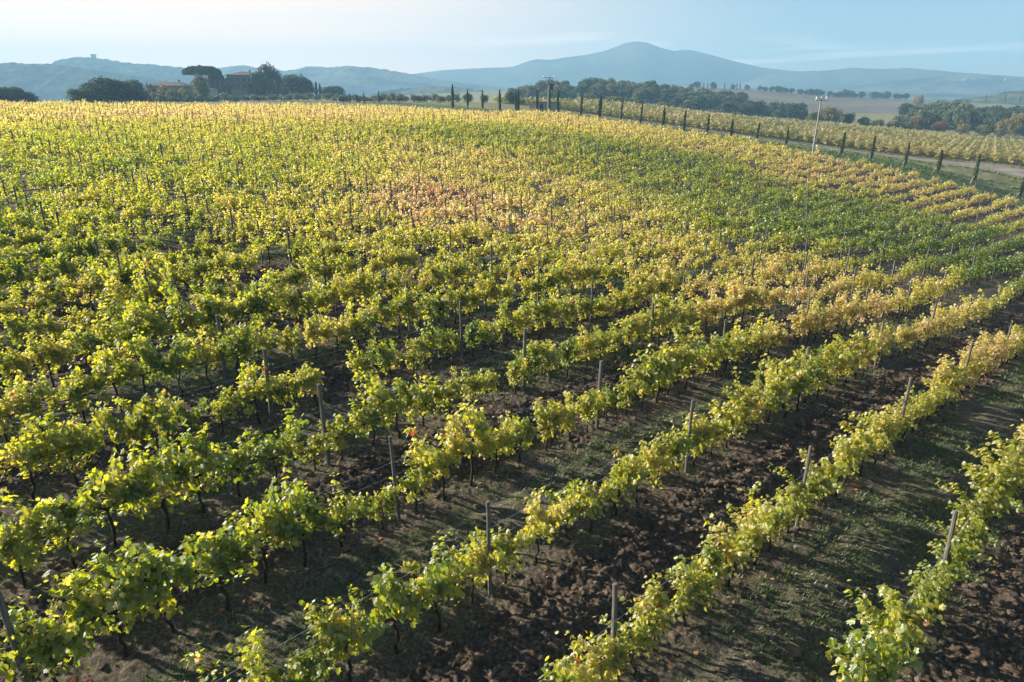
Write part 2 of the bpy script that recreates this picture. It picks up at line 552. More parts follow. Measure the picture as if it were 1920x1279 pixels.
def ground_mat():
    m, N, L, out = new_mat('ground')
    b = N.new('ShaderNodeBsdfPrincipled')
    b.inputs['Roughness'].default_value = 0.97
    b.inputs['Specular IOR Level'].default_value = 0.12
    g = N.new('ShaderNodeNewGeometry')

    def attr(n):
        a = N.new('ShaderNodeAttribute'); a.attribute_name = n
        return a.outputs['Fac']

    def noise(scale, det=6, rough=0.6):
        n = N.new('ShaderNodeTexNoise'); n.inputs['Scale'].default_value = scale; n.inputs['Detail'].default_value = det
        n.inputs['Roughness'].default_value = rough
        L.new(g.outputs['Position'], n.inputs['Vector'])
        return n.outputs['Fac']

    def mix(f, a, b_):
        x = N.new('ShaderNodeMix'); x.data_type = 'RGBA'
        L.new(f, x.inputs['Factor'])
        for s, v in (('A', a), ('B', b_)):
            if isinstance(v, tuple): x.inputs[s].default_value = v + (1,)
            else: L.new(v, x.inputs[s])
        return x.outputs['Result']

    def rng(f, a, b_, c=0.0, d=1.0):
        x = N.new('ShaderNodeMapRange'); x.inputs['From Min'].default_value = a; x.inputs['From Max'].default_value = b_
        x.inputs['To Min'].default_value = c; x.inputs['To Max'].default_value = d
        L.new(f, x.inputs['Value'])
        return x.outputs['Result']

    def mul(a, b_):
        x = N.new('ShaderNodeMath'); x.operation = 'MULTIPLY'; x.use_clamp = True
        L.new(a, x.inputs[0]); L.new(b_, x.inputs[1])
        return x.outputs[0]
    nA = noise(2.3); nB = noise(14, 5); nC = noise(0.55, 4); nD = noise(45, 3)
    r1 = ramp(N, [(0.28, (0.032, 0.024, 0.018)), (0.5, (0.074, 0.054, 0.039)), (0.72, (0.180, 0.138, 0.102))]); L.new(nB, r1.inputs['Fac'])
    r2 = ramp(N, [(0.28, (0.042, 0.036, 0.027)), (0.5, (0.092, 0.078, 0.057)), (0.72, (0.23, 0.195, 0.148))]); L.new(nB, r2.inputs['Fac'])
    r3 = ramp(N, [(0.3, (0.045, 0.062, 0.024)), (0.5, (0.100, 0.100, 0.048)), (0.72, (0.22, 0.19, 0.11))]); L.new(nD, r3.inputs['Fac'])
    c = mix(attr('tilled'), r2.outputs['Color'], r1.outputs['Color'])
    gm = mul(rng(nA, 0.46, 0.60), attr('grassy'))
    c = mix(gm, c, r3.outputs['Color'])
    # dry meadow, ploughed hill field, scrub
    r4 = ramp(N, [(0.3, (0.10, 0.115, 0.045)), (0.5, (0.17, 0.165, 0.075)), (0.7, (0.27, 0.235, 0.135))]); L.new(nC, r4.inputs['Fac'])
    c = mix(attr('meadow'), c, r4.outputs['Color'])
    r6 = ramp(N, [(0.3, (0.035, 0.062, 0.022)), (0.5, (0.070, 0.105, 0.035)), (0.72, (0.13, 0.14, 0.06))]); L.new(nA, r6.inputs['Fac'])
    c = mix(attr('verge'), c, r6.outputs['Color'])
    r5 = ramp(N, [(0.3, (0.105, 0.080, 0.060)), (0.7, (0.175, 0.138, 0.105))]); L.new(noise(0.05, 5), r5.inputs['Fac'])
    c = mix(attr('ploughed'), c, r5.outputs['Color'])
    L.new(c, b.inputs['Base Color'])
    bp = N.new('ShaderNodeBump'); bp.inputs['Distance'].default_value = 0.035; bp.inputs['Strength'].default_value = 1.0
    L.new(noise(22, 8, 0.65), bp.inputs['Height'])
    L.new(bp.outputs['Normal'], b.inputs['Normal'])
    L.new(b.outputs['BSDF'], out.inputs['Surface'])
    return m


M['ground'] = ground_mat()

# ------------------------------------------------------------------ colour of the vines across the field (surveyed on the ground)
def ray_ground(px, py, lift=0.0, lo=6.0, hi=420.0):
    ws = np.exp(np.linspace(math.log(lo), math.log(hi), 400))
    P = np.array([at(px, py, w) for w in ws])
    d = P[:, 2] - base_z(P[:, 0], P[:, 1]) - lift
    i = np.argmax(d < 0)
    if d[i] >= 0: i = len(ws) - 1
    return P[i]


YS = [(200, 1150, .43), (600, 1000, .43), (900, 800, .42), (1100, 1150, .42), (1500, 900, .42), (1750, 1050, .36), (1850, 650, .62), (1650, 600, .58),
      (1400, 690, .45), (1650, 560, .64), (1750, 520, .50), (1880, 500, .20), (1880, 450, .20), (1700, 430, .20), (1500, 420, .25), (1600, 380, .26),
      (1400, 350, .27), (1450, 480, .64), (1250, 500, .60), (1050, 450, .56), (900, 380, .70), (820, 350, .78), (1100, 370, .62), (700, 450, .46),
      (500, 500, .42), (300, 600, .43), (100, 500, .42), (100, 400, .38), (300, 350, .42), (500, 300, .44), (700, 280, .58), (900, 290, .60),
      (150, 300, .35), (100, 260, .40), (1000, 260, .42), (1150, 272, .28), (1300, 292, .26), (1200, 246, .58), (1350, 275, .62), (1500, 310, .66),
      (1700, 345, .66), (1880, 370, .66), (1100, 222, .68), (900, 210, .68), (600, 206, .70), (300, 206, .70), (50, 204, .62), (900, 240, .38),
      (600, 250, .50), (1250, 325, .34), (1000, 330, .62), (400, 260, .42), (300, 230, .50), (750, 560, .40), (1200, 620, .46), (1000, 560, .46)]
_yp = np.array([ray_ground(a, b, 1.6) for a, b, c in YS])
_yv = np.array([c for a, b, c in YS])


def _yq(X, Y):
    return np.arctan2(X, Y) * 4.0, np.log(np.hypot(X, Y)) * 3.2


_yx, _yy = _yq(_yp[:, 0], _yp[:, 1])


def yel(X, Y):
    qx, qy = _yq(np.asarray(X, float), np.asarray(Y, float))
    d2 = (qx[..., None] - _yx) ** 2 + (qy[..., None] - _yy) ** 2
    w = 1 / (d2 + 0.02) ** 1.6
    return (w * _yv).sum(-1) / w.sum(-1)


def yel_plant(X, Y):
    return yel(X, Y) + 0.20 * fbm(np.asarray(X) / 5.0, np.asarray(Y) / 5.0, 2, 81)


# ------------------------------------------------------------------ ground sheet: one polar sheet from the camera's foot to the horizon
def build_ground():
    front = np.radians(np.concatenate([np.linspace(-50, 50, 900)]))
    back = np.radians(np.linspace(50, 310, 90)[1:-1])
    th = np.concatenate([front, back])
    rr = np.concatenate([[0.4, 1.5, 3, 4.2], np.exp(np.linspace(math.log(5.2), math.log(62), 620)),
                         np.exp(np.linspace(math.log(62), math.log(420), 200))[1:],
                         np.exp(np.linspace(math.log(420), math.log(1500), 60))[1:],
                         np.exp(np.linspace(math.log(1500), math.log(3600), 10))[1:]])
    T, R = np.meshgrid(th, rr)
    X, Y = R * np.sin(T), R * np.cos(T)
    Z = ground_z(X, Y)
    nr, nt = X.shape
    V = np.stack([X.ravel(), Y.ravel(), Z.ravel()], 1)
    i = np.arange(nr - 1)[:, None] * nt
    j = np.arange(nt)[None, :]
    jn = (j + 1) % nt
    F = np.stack([(i + j), (i + jn), (i + nt + jn), (i + nt + j)], -1).reshape(-1, 4)[:, ::-1]
    F = np.concatenate([F])
    till, gr = strip(X, Y)
    fld = in_field(X, Y)
    u, v = uv(X, Y)
    patch = np.clip(0.55 + 1.6 * fbm(u * 0.25, v * 0.7, 3, 91), 0, 1)
    tilled = np.where(fld, till + (1 - np.maximum(till, gr)) * 0.6, 0)
    grassy = np.where(fld, gr * patch + (1 - np.maximum(till, gr)) * 0.35, 0.4)
    A = np.arctan2(X, Y)
    meadow = np.where(fld, 0.0, 1.0)
    verge = sstep(U_EDGE, U_EDGE + 2, u) * (1 - sstep(U_EDGE + 12, U_EDGE + 20, u + 3 * fbm(u * .1, v * .05, 2, 6))) * (Y > 0)
    # vineyard B has bare pale soil
    meadow = np.where(in_b(X, Y), 0.25, meadow)
    ang = (X / (Y * CP - (Z - CAM_H) * SP)) * FPX + 960
    depth = Y * CP - (Z - CAM_H) * SP
    pl = sstep(535, 560, depth) * (1 - sstep(840, 880, depth)) * sstep(1240, 1290, ang) * (1 - sstep(1800, 1850, ang)) * (Y > 0)
    # a green strip crosses the ploughed hillside
    strip_g = np.exp(-((depth - 765 - 40 * np.sin(ang / 90)) / 18) ** 2)
    pl = pl * (1 - 0.8 * strip_g)
    me = make_mesh('ground', V, F, np.full(len(F), 4), [M['ground']], attrs={
        'tilled': tilled.ravel(), 'grassy': grassy.ravel(), 'meadow': meadow.ravel(), 'verge': verge.ravel(), 'ploughed': pl.ravel()}, smooth=True)
    tag(link('ground', me), kind='structure')


# ------------------------------------------------------------------ second vineyard beyond the track
AZB = math.radians(34)
SB, CB = math.sin(AZB), math.cos(AZB)
_nb = np.array([at(*p)[:2] for p in [(2150, 345, 122), (1920, 313, 140), (1740, 296, 155), (1480, 264, 180), (1300, 240, 195), (1200, 227, 207), (1100, 214, 222), (1000, 206, 240), (930, 200, 250)]])
_fb = np.array([at(*p)[:2] for p in [(930, 187, 285), (1000, 187, 285), (1150, 192, 285), (1300, 212, 300), (1500, 226, 300), (1700, 243, 290), (1920, 262, 280), (2150, 280, 260)]])
_poly = np.concatenate([_nb, _fb])


def in_poly(X, Y, P):
    X = np.asarray(X); Y = np.asarray(Y)
    ins = np.zeros(X.shape, bool)
    n = len(P)
    for i in range(n):
        x1, y1 = P[i]; x2, y2 = P[(i + 1) % n]
        c = ((y1 > Y) != (y2 > Y))
        with np.errstate(divide='ignore', invalid='ignore'):
            xi = (x2 - x1) * (Y - y1) / ((y2 - y1) if y2 != y1 else 1e-9) + x1
        ins ^= (c & (X < xi))
    return ins


def in_b(X, Y):
    return in_poly(X, Y, _poly)


build_ground()

# the dirt track runs beside the row of cypresses
def build_track():
    vs = np.linspace(-60, 134, 260)
    cols = [30.5, 31.2, 33.0, 34.5, 36.0, 37.5, 39.6, 40.6]
    V = []
    for v in vs:
        for k, c in enumerate(cols):
            e = 0.5 * float(fbm(np.array([v * 0.11]), np.array([3.0 + (k > 3)]), 3, 5)[0]) * (1 if k in (0, 1, 6, 7) else 0.2)
            u = U_EDGE + c + e
            X, Y = xy(u, v)
            V.append((X, Y, (-0.10 if k in (0, 7) else 0.07 if k in (3,) else 0.05 if k in (2, 4, 5) else 0.04)))
    V = np.array(V)
    V[:, 2] += ground_z(V[:, 0], V[:, 1]) 
    n = len(cols)
    F = np.array([(i * n + k, (i + 1) * n + k, (i + 1) * n + k + 1, i * n + k + 1) for i in range(len(vs) - 1) for k in range(n - 1)])
    me = make_mesh('dirt_track', V, F, np.full(len(F), 4), [M['track']], smooth=True)
    tag(link('dirt_track', me), kind='structure')


build_track()

# ------------------------------------------------------------------ grapevine templates
def rot_frames(tip, nrm):
    tip = tip / np.linalg.norm(tip, axis=1, keepdims=True)
    x = np.cross(tip, nrm)
    x /= np.linalg.norm(x, axis=1, keepdims=True) + 1e-9
    n = np.cross(x, tip)
    return np.stack([x, tip, n], 2)      # columns x, y(tip), z(normal)


def leaf_cloud(pos, tip, nrm, size, V, F):
    """place the leaf shape (V, list of faces of equal length F) at every position"""
    Rm = rot_frames(tip, nrm)
    P = np.einsum('nij,kj->nki', Rm, V) * size[:, None, None] + pos[:, None, :]
    n, k = len(pos), len(V)
    Fa = (np.asarray(F)[None] + (np.arange(n) * k)[:, None, None]).reshape(-1, len(F[0]))
    return P.reshape(-1, 3), Fa


half = [(0, 0), (-.16, -.14), (-.40, -.04), (-.33, .16), (-.53, .42), (-.29, .52), (-.27, .84), (-.09, .76), (0, 1.04)]
LEAF_HI_V, LEAF_HI_F = [], []
for x, y in half: LEAF_HI_V.append((x, y, -0.30 * abs(x) - 0.16 * y * y))
for x, y in half[1:-1]: LEAF_HI_V.append((-x, y, -0.30 * abs(x) - 0.16 * y * y))
LEAF_HI_F = [list(range(0, 9))[::-1], [0] + list(range(9, 16)) + [8]]
LEAF_HI_V = np.array(LEAF_HI_V) - np.array([0, 0.1, 0])
LEAF_MID_V = np.array([(0, -.1, 0), (-.46, .1, -.12), (-.36, .66, -.16), (0, .95, -.12), (.36, .66, -.16), (.46, .1, -.12)])
LEAF_MID_F = [[0, 3, 2, 1], [0, 5, 4, 3]]
LEAF_LO_V = np.array([(-.45, 0, 0), (.05, -.1, 0), (.5, .75, -.1), (-.2, .95, -.1)])
LEAF_LO_F = [[0, 1, 2, 3]]


def vine_leaves(rs, n_leaf, size, hedge=0.0):
    """positions of leaves on shoots that rise and arch from the cordon (x along the row, z up)"""
    ns = rs.randint(7, 11)
    P, W = [], []
    for s in range(ns):
        x = rs.uniform(-.43, .43)
        y = rs.uniform(-.04, .04)
        z = 0.74
        L = rs.uniform(0.40, 0.95) * (1.0 if rs.rand() > .22 else 1.35)
        az = rs.uniform(0, 2 * math.pi)
        lean = rs.uniform(0.10, 0.62)
        d = np.array([math.cos(az) * lean * 1.1, math.sin(az) * lean * 0.75, 1.0])
        d /= np.linalg.norm(d)
        p = np.array([x, y, z])
        steps = 11
        droop = rs.uniform(0.05, 0.32)
        for k in range(steps):
            d = d + np.array([rs.normal(0, .12), rs.normal(0, .12), -droop * (k / steps) * 1.2])
            d /= np.linalg.norm(d)
            p = p + d * L / steps
            P.append(p.copy()); W.append(1.0 if k < 9 else .6)
        if rs.rand() < .45:      # a spray hanging below the cordon
            q = np.array([x, y, z])
            for k in range(4):
                q = q + np.array([rs.normal(0, .05), rs.normal(0, .07), -.06])
                P.append(q.copy()); W.append(.6)
    P = np.array(P); W = np.array(W); W /= W.sum()
    idx = rs.choice(len(P), n_leaf, p=W)
    pos = P[idx] + rs.normal(0, 1, (n_leaf, 3)) * np.array([.062, .062, .058])
    pos[:, 2] = np.maximum(pos[:, 2], .42)
    out = rs.normal(0, 1, (n_leaf, 3)) * np.array([1, 1, .6])
    out[:, 1] += np.sign(pos[:, 1]) * .7
    out /= np.linalg.norm(out, axis=1, keepdims=True)
    tip = out + np.array([0, 0, -.75])
    nrm = out * .55 + np.array([0, 0, 1.0]) + rs.normal(0, .45, (n_leaf, 3))
    sz = size * rs.uniform(.6, 1.25, n_leaf)
    shoot = (idx // 11) * 0.37 % 1.0
    lv = np.clip(rs.beta(2.4, 2.6, n_leaf) * .85 + .15 * shoot, 0, 1)
    odd = rs.rand(n_leaf) < .010
    lv = np.where(odd, rs.uniform(1.1, 1.75, n_leaf), lv)       # a few leaves already turned
    return pos, tip, nrm, sz, lv


def trunk_mb(rs, n=6, mat=0):
    b = MB()
    x, y = rs.uniform(-.05, .05, 2)
    P = [(x, y, -0.12)]
    R = [.034]
    for k in range(1, 6):
        P.append((x * (1 - k / 5) + rs.normal(0, .022), y * (1 - k / 5) + rs.normal(0, .022), .14 * k + rs.uniform(-.02, .02)))
        R.append(.030 - .0015 * k + rs.uniform(-.003, .005))
    b.tube(P, R, n, mat, .18, random.Random(int(rs.randint(1 << 30))))
    top = P[-1]
    for s in (-1, 1):
        Q = [top]
        for k in range(1, 5):
            Q.append((top[0] + s * .115 * k, top[1] * (1 - k / 4) + rs.normal(0, .012), .74 + rs.normal(0, .014)))
        b.tube(Q, [.024, .020, .017, .014, .011], n, mat, .15, random.Random(5))
    for k in range(5):
        x = rs.uniform(-.4, .4)
        b.tube([(x, 0, .74), (x + rs.normal(0, .06), rs.normal(0, .08), 1.0), (x + rs.normal(0, .12), rs.normal(0, .15), 1.3)], [.007, .005, .003], 3, mat)
    return b


# near templates: two meshes each (trunk, foliage)
rs = np.random.RandomState(4)
NV = 16
FOL, TRK = [], []
for i in range(NV):
    pos, tip, nrm, sz, lv = vine_leaves(rs, rs.randint(680, 900), .092)
    V, _ = leaf_cloud(pos, tip, nrm, sz, LEAF_HI_V, [[0, 1, 2]])
    n, k = len(pos), len(LEAF_HI_V)
    F = (np.array(LEAF_HI_F)[None] + (np.arange(n) * k)[:, None, None]).reshape(-1, 9)
    FOL.append(make_mesh('foliage', V, F, np.full(len(F), 9), [M['vine_leaf']], attrs={'leaf_value': np.repeat(lv, k)}))
    TRK.append(trunk_mb(rs).mesh('trunk', [M['bark']], smooth=True))


def vine_template(rs, n_leaf, size, lo, trunk=True):
    pos, tip, nrm, sz, lv = vine_leaves(rs, n_leaf, size)
    LV, LF = (LEAF_LO_V, LEAF_LO_F) if lo else (LEAF_MID_V, LEAF_MID_F)
    V, F = leaf_cloud(pos, tip, nrm, sz, LV, LF)
    lv = np.repeat(lv, len(LV))
    m = np.zeros(len(F), int)
    if trunk:
        b = MB()
        a = rs.normal(0, .03, 2)
        for P, r in (([(a[0], a[1], -.12), (-a[0], -a[1], .38), (0, 0, .74)], .028), ([(-.45, 0, .74), (.45, 0, .75)], .017)):
            P = np.array(P)
            for s in range(len(P) - 1):
                d = P[s + 1] - P[s]
                e = np.array([1, 0, 0]) if abs(d[2]) > .2 else np.array([0, 0, 1.0])
                g = np.array([0, 1.0, 0])
                q = [P[s] - e * r, P[s] + g * r, P[s] + e * r, P[s] - g * r, P[s + 1] - e * r, P[s + 1] + g * r, P[s + 1] + e * r, P[s + 1] - g * r]
                b.add(q, [(0, 1, 5, 4), (1, 2, 6, 5), (2, 3, 7, 6), (3, 0, 4, 7)], 1)
        tv = np.concatenate(b.v)
        tf = np.array(b.l).reshape(-1, 4) + len(V)
        V = np.concatenate([V, tv]); F = np.concatenate([F, tf])
        lv = np.concatenate([lv, np.zeros(len(tv))]); m = np.concatenate([m, np.ones(len(tf), int)])
    return V, F, lv, m


LODS = [[vine_template(rs, 280, .102, False) for i in range(10)],
        [vine_template(rs, 150, .125, True) for i in range(10)],
        [vine_template(rs, 80, .165, True) for i in range(10)],
        [vine_template(rs, 52, .205, True, False) for i in range(8)]]

# ------------------------------------------------------------------ where the vines stand
VS = PS / 8.0
RZ = math.atan2(CS, SN)
vines = []
rr_, kk_ = np.meshgrid(np.arange(-2, 72), np.arange(-220, 160), indexing='ij')
rr_ = rr_.ravel(); kk_ = kk_.ravel()
uu_ = (kk_ + 0.5) * VS + (rr_ - 3) * SK + (hash2(rr_, kk_, 1) - .5) * .18
vv_ = (rr_ - 3) * RS + (hash2(rr_, kk_, 2) - .5) * .08
XX, YY = xy(uu_, vv_)
ok = in_field(XX, YY) & (YY > 1) & (uu_ < U_EDGE - .5)
ok &= hash2(rr_, kk_, 3) > .015 + .14 * sstep(.12, .30, fbm(uu_ * .16, rr_ * .55, 2, 17)) * sstep(24, 34, np.hypot(XX, YY))
rr_, kk_, uu_, vv_, XX, YY = [a[ok] for a in (rr_, kk_, uu_, vv_, XX, YY)]
ZZ = ground_z(XX, YY)
px_, py_, w_ = proj(XX, YY, ZZ + 1.2)
vis = (px_ > -230) & (px_ < 2150) & (py_ < 1279 + 330) & (w_ > 3)
rr_, kk_, uu_, vv_, XX, YY, ZZ, px_, py_, w_ = [a[vis] for a in (rr_, kk_, uu_, vv_, XX, YY, ZZ, px_, py_, w_)]
# bigger and smaller stretches of growth along every row
vig = 1.0 + 0.85 * fbm(uu_ * 0.42, rr_ * 7.31, 2, 7) + 0.40 * (hash2(rr_, kk_, 4) - .5)
yl = yel_plant(XX, YY) + 0.13 * (hash2(rr_, kk_, 5) - .5)
dens_green = 1 - sstep(.15, .34, yel(XX, YY))
rightside = sstep(1250, 1900, px_)
vig = np.clip(vig, .68, 1.30) * (1 + .10 * dens_green)
wid = np.clip(vig, .8, 1.2) * (1 + .12 * dens_green)
flip = hash2(rr_, kk_, 6) > .5

pxt, pyt, _ = proj(XX, YY, ZZ + 1.9)
pxb, pyb, _ = proj(XX, YY, ZZ + 0.0)
inview = (px_ > -10) & (px_ < 1930) & (py_ < 1285)
score = np.where(inview, 1 / w_, 0)
order = np.argsort(-score)
single = np.zeros(len(w_), bool)
single[order[:300]] = True
single |= (~inview) & (w_ < 0)            # nothing outside the frame is an individual

ORD = ['zeroth', 'first', 'second', 'third', 'fourth', 'fifth', 'sixth', 'seventh', 'eighth', 'ninth', 'tenth', 'eleventh', 'twelfth', 'thirteenth',
       'fourteenth', 'fifteenth', 'sixteenth', 'seventeenth', 'eighteenth', 'nineteenth', 'twentieth'] + ['twenty-' + s for s in
       ('first', 'second', 'third', 'fourth', 'fifth', 'sixth', 'seventh', 'eighth', 'ninth')] + ['thirtieth'] + ['thirty-' + s for s in
       ('first', 'second', 'third', 'fourth', 'fifth', 'sixth', 'seventh', 'eighth', 'ninth')] + ['fortieth'] + ['forty-' + s for s in
       ('first', 'second', 'third', 'fourth', 'fifth', 'sixth', 'seventh', 'eighth', 'ninth')] + ['fiftieth'] + ['fifty-' + s for s in
       ('first', 'second', 'third', 'fourth', 'fifth', 'sixth', 'seventh', 'eighth', 'ninth')] + ['sixtieth'] + ['sixty-' + s for s in
       ('first', 'second', 'third', 'fourth', 'fifth', 'sixth', 'seventh', 'eighth', 'ninth')] + ['seventieth'] + ['seventy-' + s for s in
       ('first', 'second', 'third', 'fourth', 'fifth', 'sixth', 'seventh', 'eighth', 'ninth')]
count_in_row = {}
for i in sorted(np.nonzero(single)[0], key=lambda i: (rr_[i], px_[i])):
    r = int(rr_[i])
    count_in_row[r] = count_in_row.get(r, 0) + 1
    tone = 'green' if yl[i] < .36 else 'yellow-green' if yl[i] < .50 else 'yellowing'
    size = 'tall' if vig[i] > 1.12 else 'low' if vig[i] < .86 else 'bushy'
    root = empty('grapevine', (XX[i], YY[i], ZZ[i]), RZ + (math.pi if flip[i] else 0))
    root.scale = (float(wid[i]), float(wid[i]), float(vig[i]))
    tag(root, '%s %s grapevine, %s from left in row %s from the lower right corner' % (size, tone, ORD[count_in_row[r]], ORD[r + 1].replace('first', 'one') if r >= 0 else 'one'),
        'grapevine', 'grapevines on the wires nearest the camera')
    k = int(hash2(np.array([rr_[i]]), np.array([kk_[i]]), 8)[0] * NV) % NV
    f = link('foliage', FOL[k], root)
    f['plant_yellowing'] = float(yl[i])
    link('trunk', TRK[(k * 5 + 3) % NV], root)


def bulk(sel, tmpl, seed, parts, Xs, Ys, Zs, rz, wd, vg, yv, leaf_slot=0, wy=1.0):
    """real vines beyond the nearest 300, gathered for ONE object"""
    ids = np.nonzero(sel)[0]
    pick = (hash2(ids, ids * 0 + 7, seed) * len(tmpl)).astype(int) % len(tmpl)
    for t in range(len(tmpl)):
        q = ids[pick == t]
        if not len(q): continue
        V, F, lv, m = tmpl[t]
        a = rz[q]
        c, s = np.cos(a)[:, None], np.sin(a)[:, None]
        x = V[None, :, 0] * wd[q, None]; y = V[None, :, 1] * wd[q, None] * wy; z = V[None, :, 2] * vg[q, None]
        P = np.stack([x * c - y * s + Xs[q, None], x * s + y * c + Ys[q, None], z + Zs[q, None]], -1).reshape(-1, 3)
        FF = (F[None] + (np.arange(len(q)) * len(V))[:, None, None]).reshape(-1, 4)
        parts.append((P.astype(np.float32), FF, np.tile(lv, len(q)), np.repeat(yv[q], len(V)), np.where(np.tile(m, len(q)) == 0, leaf_slot, 1)))


parts = []
rest = ~single
rz_all = RZ + np.where(flip, math.pi, 0)
dist = np.where(w_ < 43, 0, np.where(w_ < 80, 1, np.where(w_ < 120, 2, 3)))
for l in range(4):
    bulk(rest & (dist == l), LODS[l], 100 + l, parts, XX, YY, ZZ, rz_all, wid, vig, yl)
# vineyard beyond the track
bb_a, bb_b = np.meshgrid(np.arange(-140, 140), np.arange(-40, 330), indexing='ij')
bb_a = bb_a.ravel(); bb_b = bb_b.ravel()
ax = bb_a * 2.6 * CB + bb_b * 1.0 * SB + 60 + (hash2(bb_a, bb_b, 11) - .5) * .2
ay = -bb_a * 2.6 * SB + bb_b * 1.0 * CB + 100 + (hash2(bb_a, bb_b, 12) - .5) * .2
okb = in_b(ax, ay)
bb_a, bb_b, ax, ay = bb_a[okb], bb_b[okb], ax[okb], ay[okb]
az = ground_z(ax, ay)
bpx, bpyy, bw = proj(ax, ay, az + 1)
okb = (bpx > 880) & (bpx < 2100)
bb_a, bb_b, ax, ay, az, bw, bpx = [q[okb] for q in (bb_a, bb_b, ax, ay, az, bw, bpx)]
bvg = 1.05 + .3 * (hash2(bb_a, bb_b, 13) - .5)
byl = .49 + .22 * (hash2(bb_a, bb_b, 14) - .5) + .45 * fbm(ax / 24, ay / 24, 3, 15) - .12 * sstep(1300, 1000, bpx)
bulk(np.ones(len(ax), bool), LODS[3], 120, parts, ax, ay, az, np.full(len(ax), math.atan2(CB, SB)), np.full(len(ax), 1.25), bvg * 1.25, byl, 2, 2.5)
off = 0
Vs, Fs, Ls, Ys_, Ms = [], [], [], [], []
for P, FF, lv, yv, m in parts:
    Vs.append(P); Fs.append(FF + off); off += len(P)
    Ls.append(lv); Ys_.append(yv); Ms.append(m)
Fs = np.concatenate(Fs)
me = make_mesh('distant_vines', np.concatenate(Vs), Fs, np.full(len(Fs), 4), [M['vine_leaf'], M['bark'], M['late_vine_leaf']], np.concatenate(Ms),
               {'leaf_value': np.concatenate(Ls), 'yellowing': np.concatenate(Ys_)})
tag(link('distant_vines', me), 'dense rows of green and yellow autumn vines filling the field', 'vines', kind='stuff')
print('vines', len(w_), 'second vineyard', len(ax), 'bulk verts', off)
del Vs, Fs, Ls, Ys_, Ms, parts

# ------------------------------------------------------------------ trellis posts
def post_mesh(seed, h=2.0, r=.052):
    rg = random.Random(seed)
    b = MB()
    n = 9
    P = []; R = []
    for k in range(7):
        z = -.25 + (h + .25) * k / 6
        P.append((rg.gauss(0, .004), rg.gauss(0, .004), z)); R.append(r * (1.08 - .13 * k / 6))
    P.append((P[-1][0], P[-1][1], h + .012)); R.append(r * .80)
    b.tube(P, R, n, 0, .05, rg)
    return b.mesh('wooden_post', [M['post_wood']], smooth=False)


POSTS = [post_mesh(i, 2.0 + .05 * (i % 3), .038 + .005 * (i % 4)) for i in range(6)]
plist = []
for r in range(0, 66):
    for j in range(-30, 20):
        u = j * PS + (r - 3) * SK
        if u > U_EDGE: continue
        v = (r - 3) * RS
        X, Y = xy(u, v)
        if Y < 3 or not bool(in_field(np.array(X), np.array(Y))): continue
        plist.append((r, j, X, Y))
PX = np.array([(p[2], p[3]) for p in plist])
PZ = ground_z(PX[:, 0], PX[:, 1])
qx, qy, qw = proj(PX[:, 0], PX[:, 1], PZ + 1.9)
q2, q3, _ = proj(PX[:, 0], PX[:, 1], PZ + .9)
pin = (qx > -6) & (qx < 1926) & (q3 > 150) & (qy < 1270)
pout = (qx > -200) & (qx < 2120) & (qy < 1500)
near_ids = [i for i in np.argsort(qw) if pin[i]][:300]
rank = {}
for i in sorted(near_ids, key=lambda i: (plist[i][0], qx[i])):
    r = plist[i][0]
    rank[r] = rank.get(r, 0) + 1
    rg = random.Random(r * 100 + plist[i][1])
    o = link('wooden_post', POSTS[rg.randrange(6)])
    o.location = (PX[i, 0], PX[i, 1], PZ[i])
    o.rotation_euler = (rg.gauss(0, .014), rg.gauss(0, .014), rg.uniform(0, 6))
    o.scale = (1, 1, rg.uniform(.97, 1.03))
    tag(o, 'weathered grey wooden vineyard post, %s from left in row %s from the lower right corner' % (ORD[rank[r]], ORD[r + 1].replace('first', 'one') if r == 0 else ORD[r + 1]),
        'post', 'grey wooden posts along the vine rows')
b = MB()
done = set(near_ids)
for i in range(len(plist)):
    if i in done or not pout[i]: continue
    rg = random.Random(i)
    lx, ly = rg.gauss(0, .04), rg.gauss(0, .04)
    x, y, z = PX[i, 0], PX[i, 1], PZ[i]
    b.tube([(x, y, z - .2), (x + lx, y + ly, z + 2.05 + rg.uniform(-.1, .1))], [.055, .048], 6, 0)
for a in range(-140, 140):
    for c in range(-40, 330, 6):
        x = a * 2.6 * CB + c * SB + 60; y = -a * 2.6 * SB + c * CB + 100
        if bool(in_b(np.array(x), np.array(y))):
            p = proj(x, y, 0)[0]
            if 880 < p < 2100:
                z = float(base_z(np.array([x]), np.array([y]))[0])
                h = 2.35
                b.tube([(x, y, z - .2), (x + random.Random(a * 7 + c).gauss(0, .05), y, z + h)], [.06, .055], 5, 0)
tag(link('distant_posts', b.mesh('distant_posts', [M['post_wood']])), 'small grey posts rising between the distant vine rows', 'posts', kind='stuff')

# ------------------------------------------------------------------ trellis wires of the nearest rows
for r in range(0, 8):
    us = np.arange(-26, 70, PS / 4.0)
    v = (r - 3) * RS
    X, Y = xy(us, v)
    z = base_z(X, Y)
    px, py, w = proj(X, Y, z + 1)
    k = (px > -150) & (px < 2050) & (py < 1500) & (w > 4)
    X, Y, z = X[k], Y[k], z[k]
    for h, side, nm in ((.70, 0, 'lowest'), (1.12, .05, 'middle'), (1.50, -.05, 'upper')):
        P = [(X[i] - side * CS, Y[i] + side * SN, z[i] + h + .015 * math.sin(i * 1.7)) for i in range(len(X))]
        b = MB()
        b.tube(P, [.0026 if h < .8 else .0016] * len(P), 4, 0)
        tag(link('trellis_wire', b.mesh('trellis_wire', [M['hose'] if h < .8 else M['steel']])),
            '%s %s wire strung along row %s from the lower right corner' % (nm, 'dark' if h < .8 else 'thin steel', ORD[r + 1].replace('first', 'one') if r == 0 else ORD[r + 1]),
            'wire', 'wires strung between the vineyard posts')

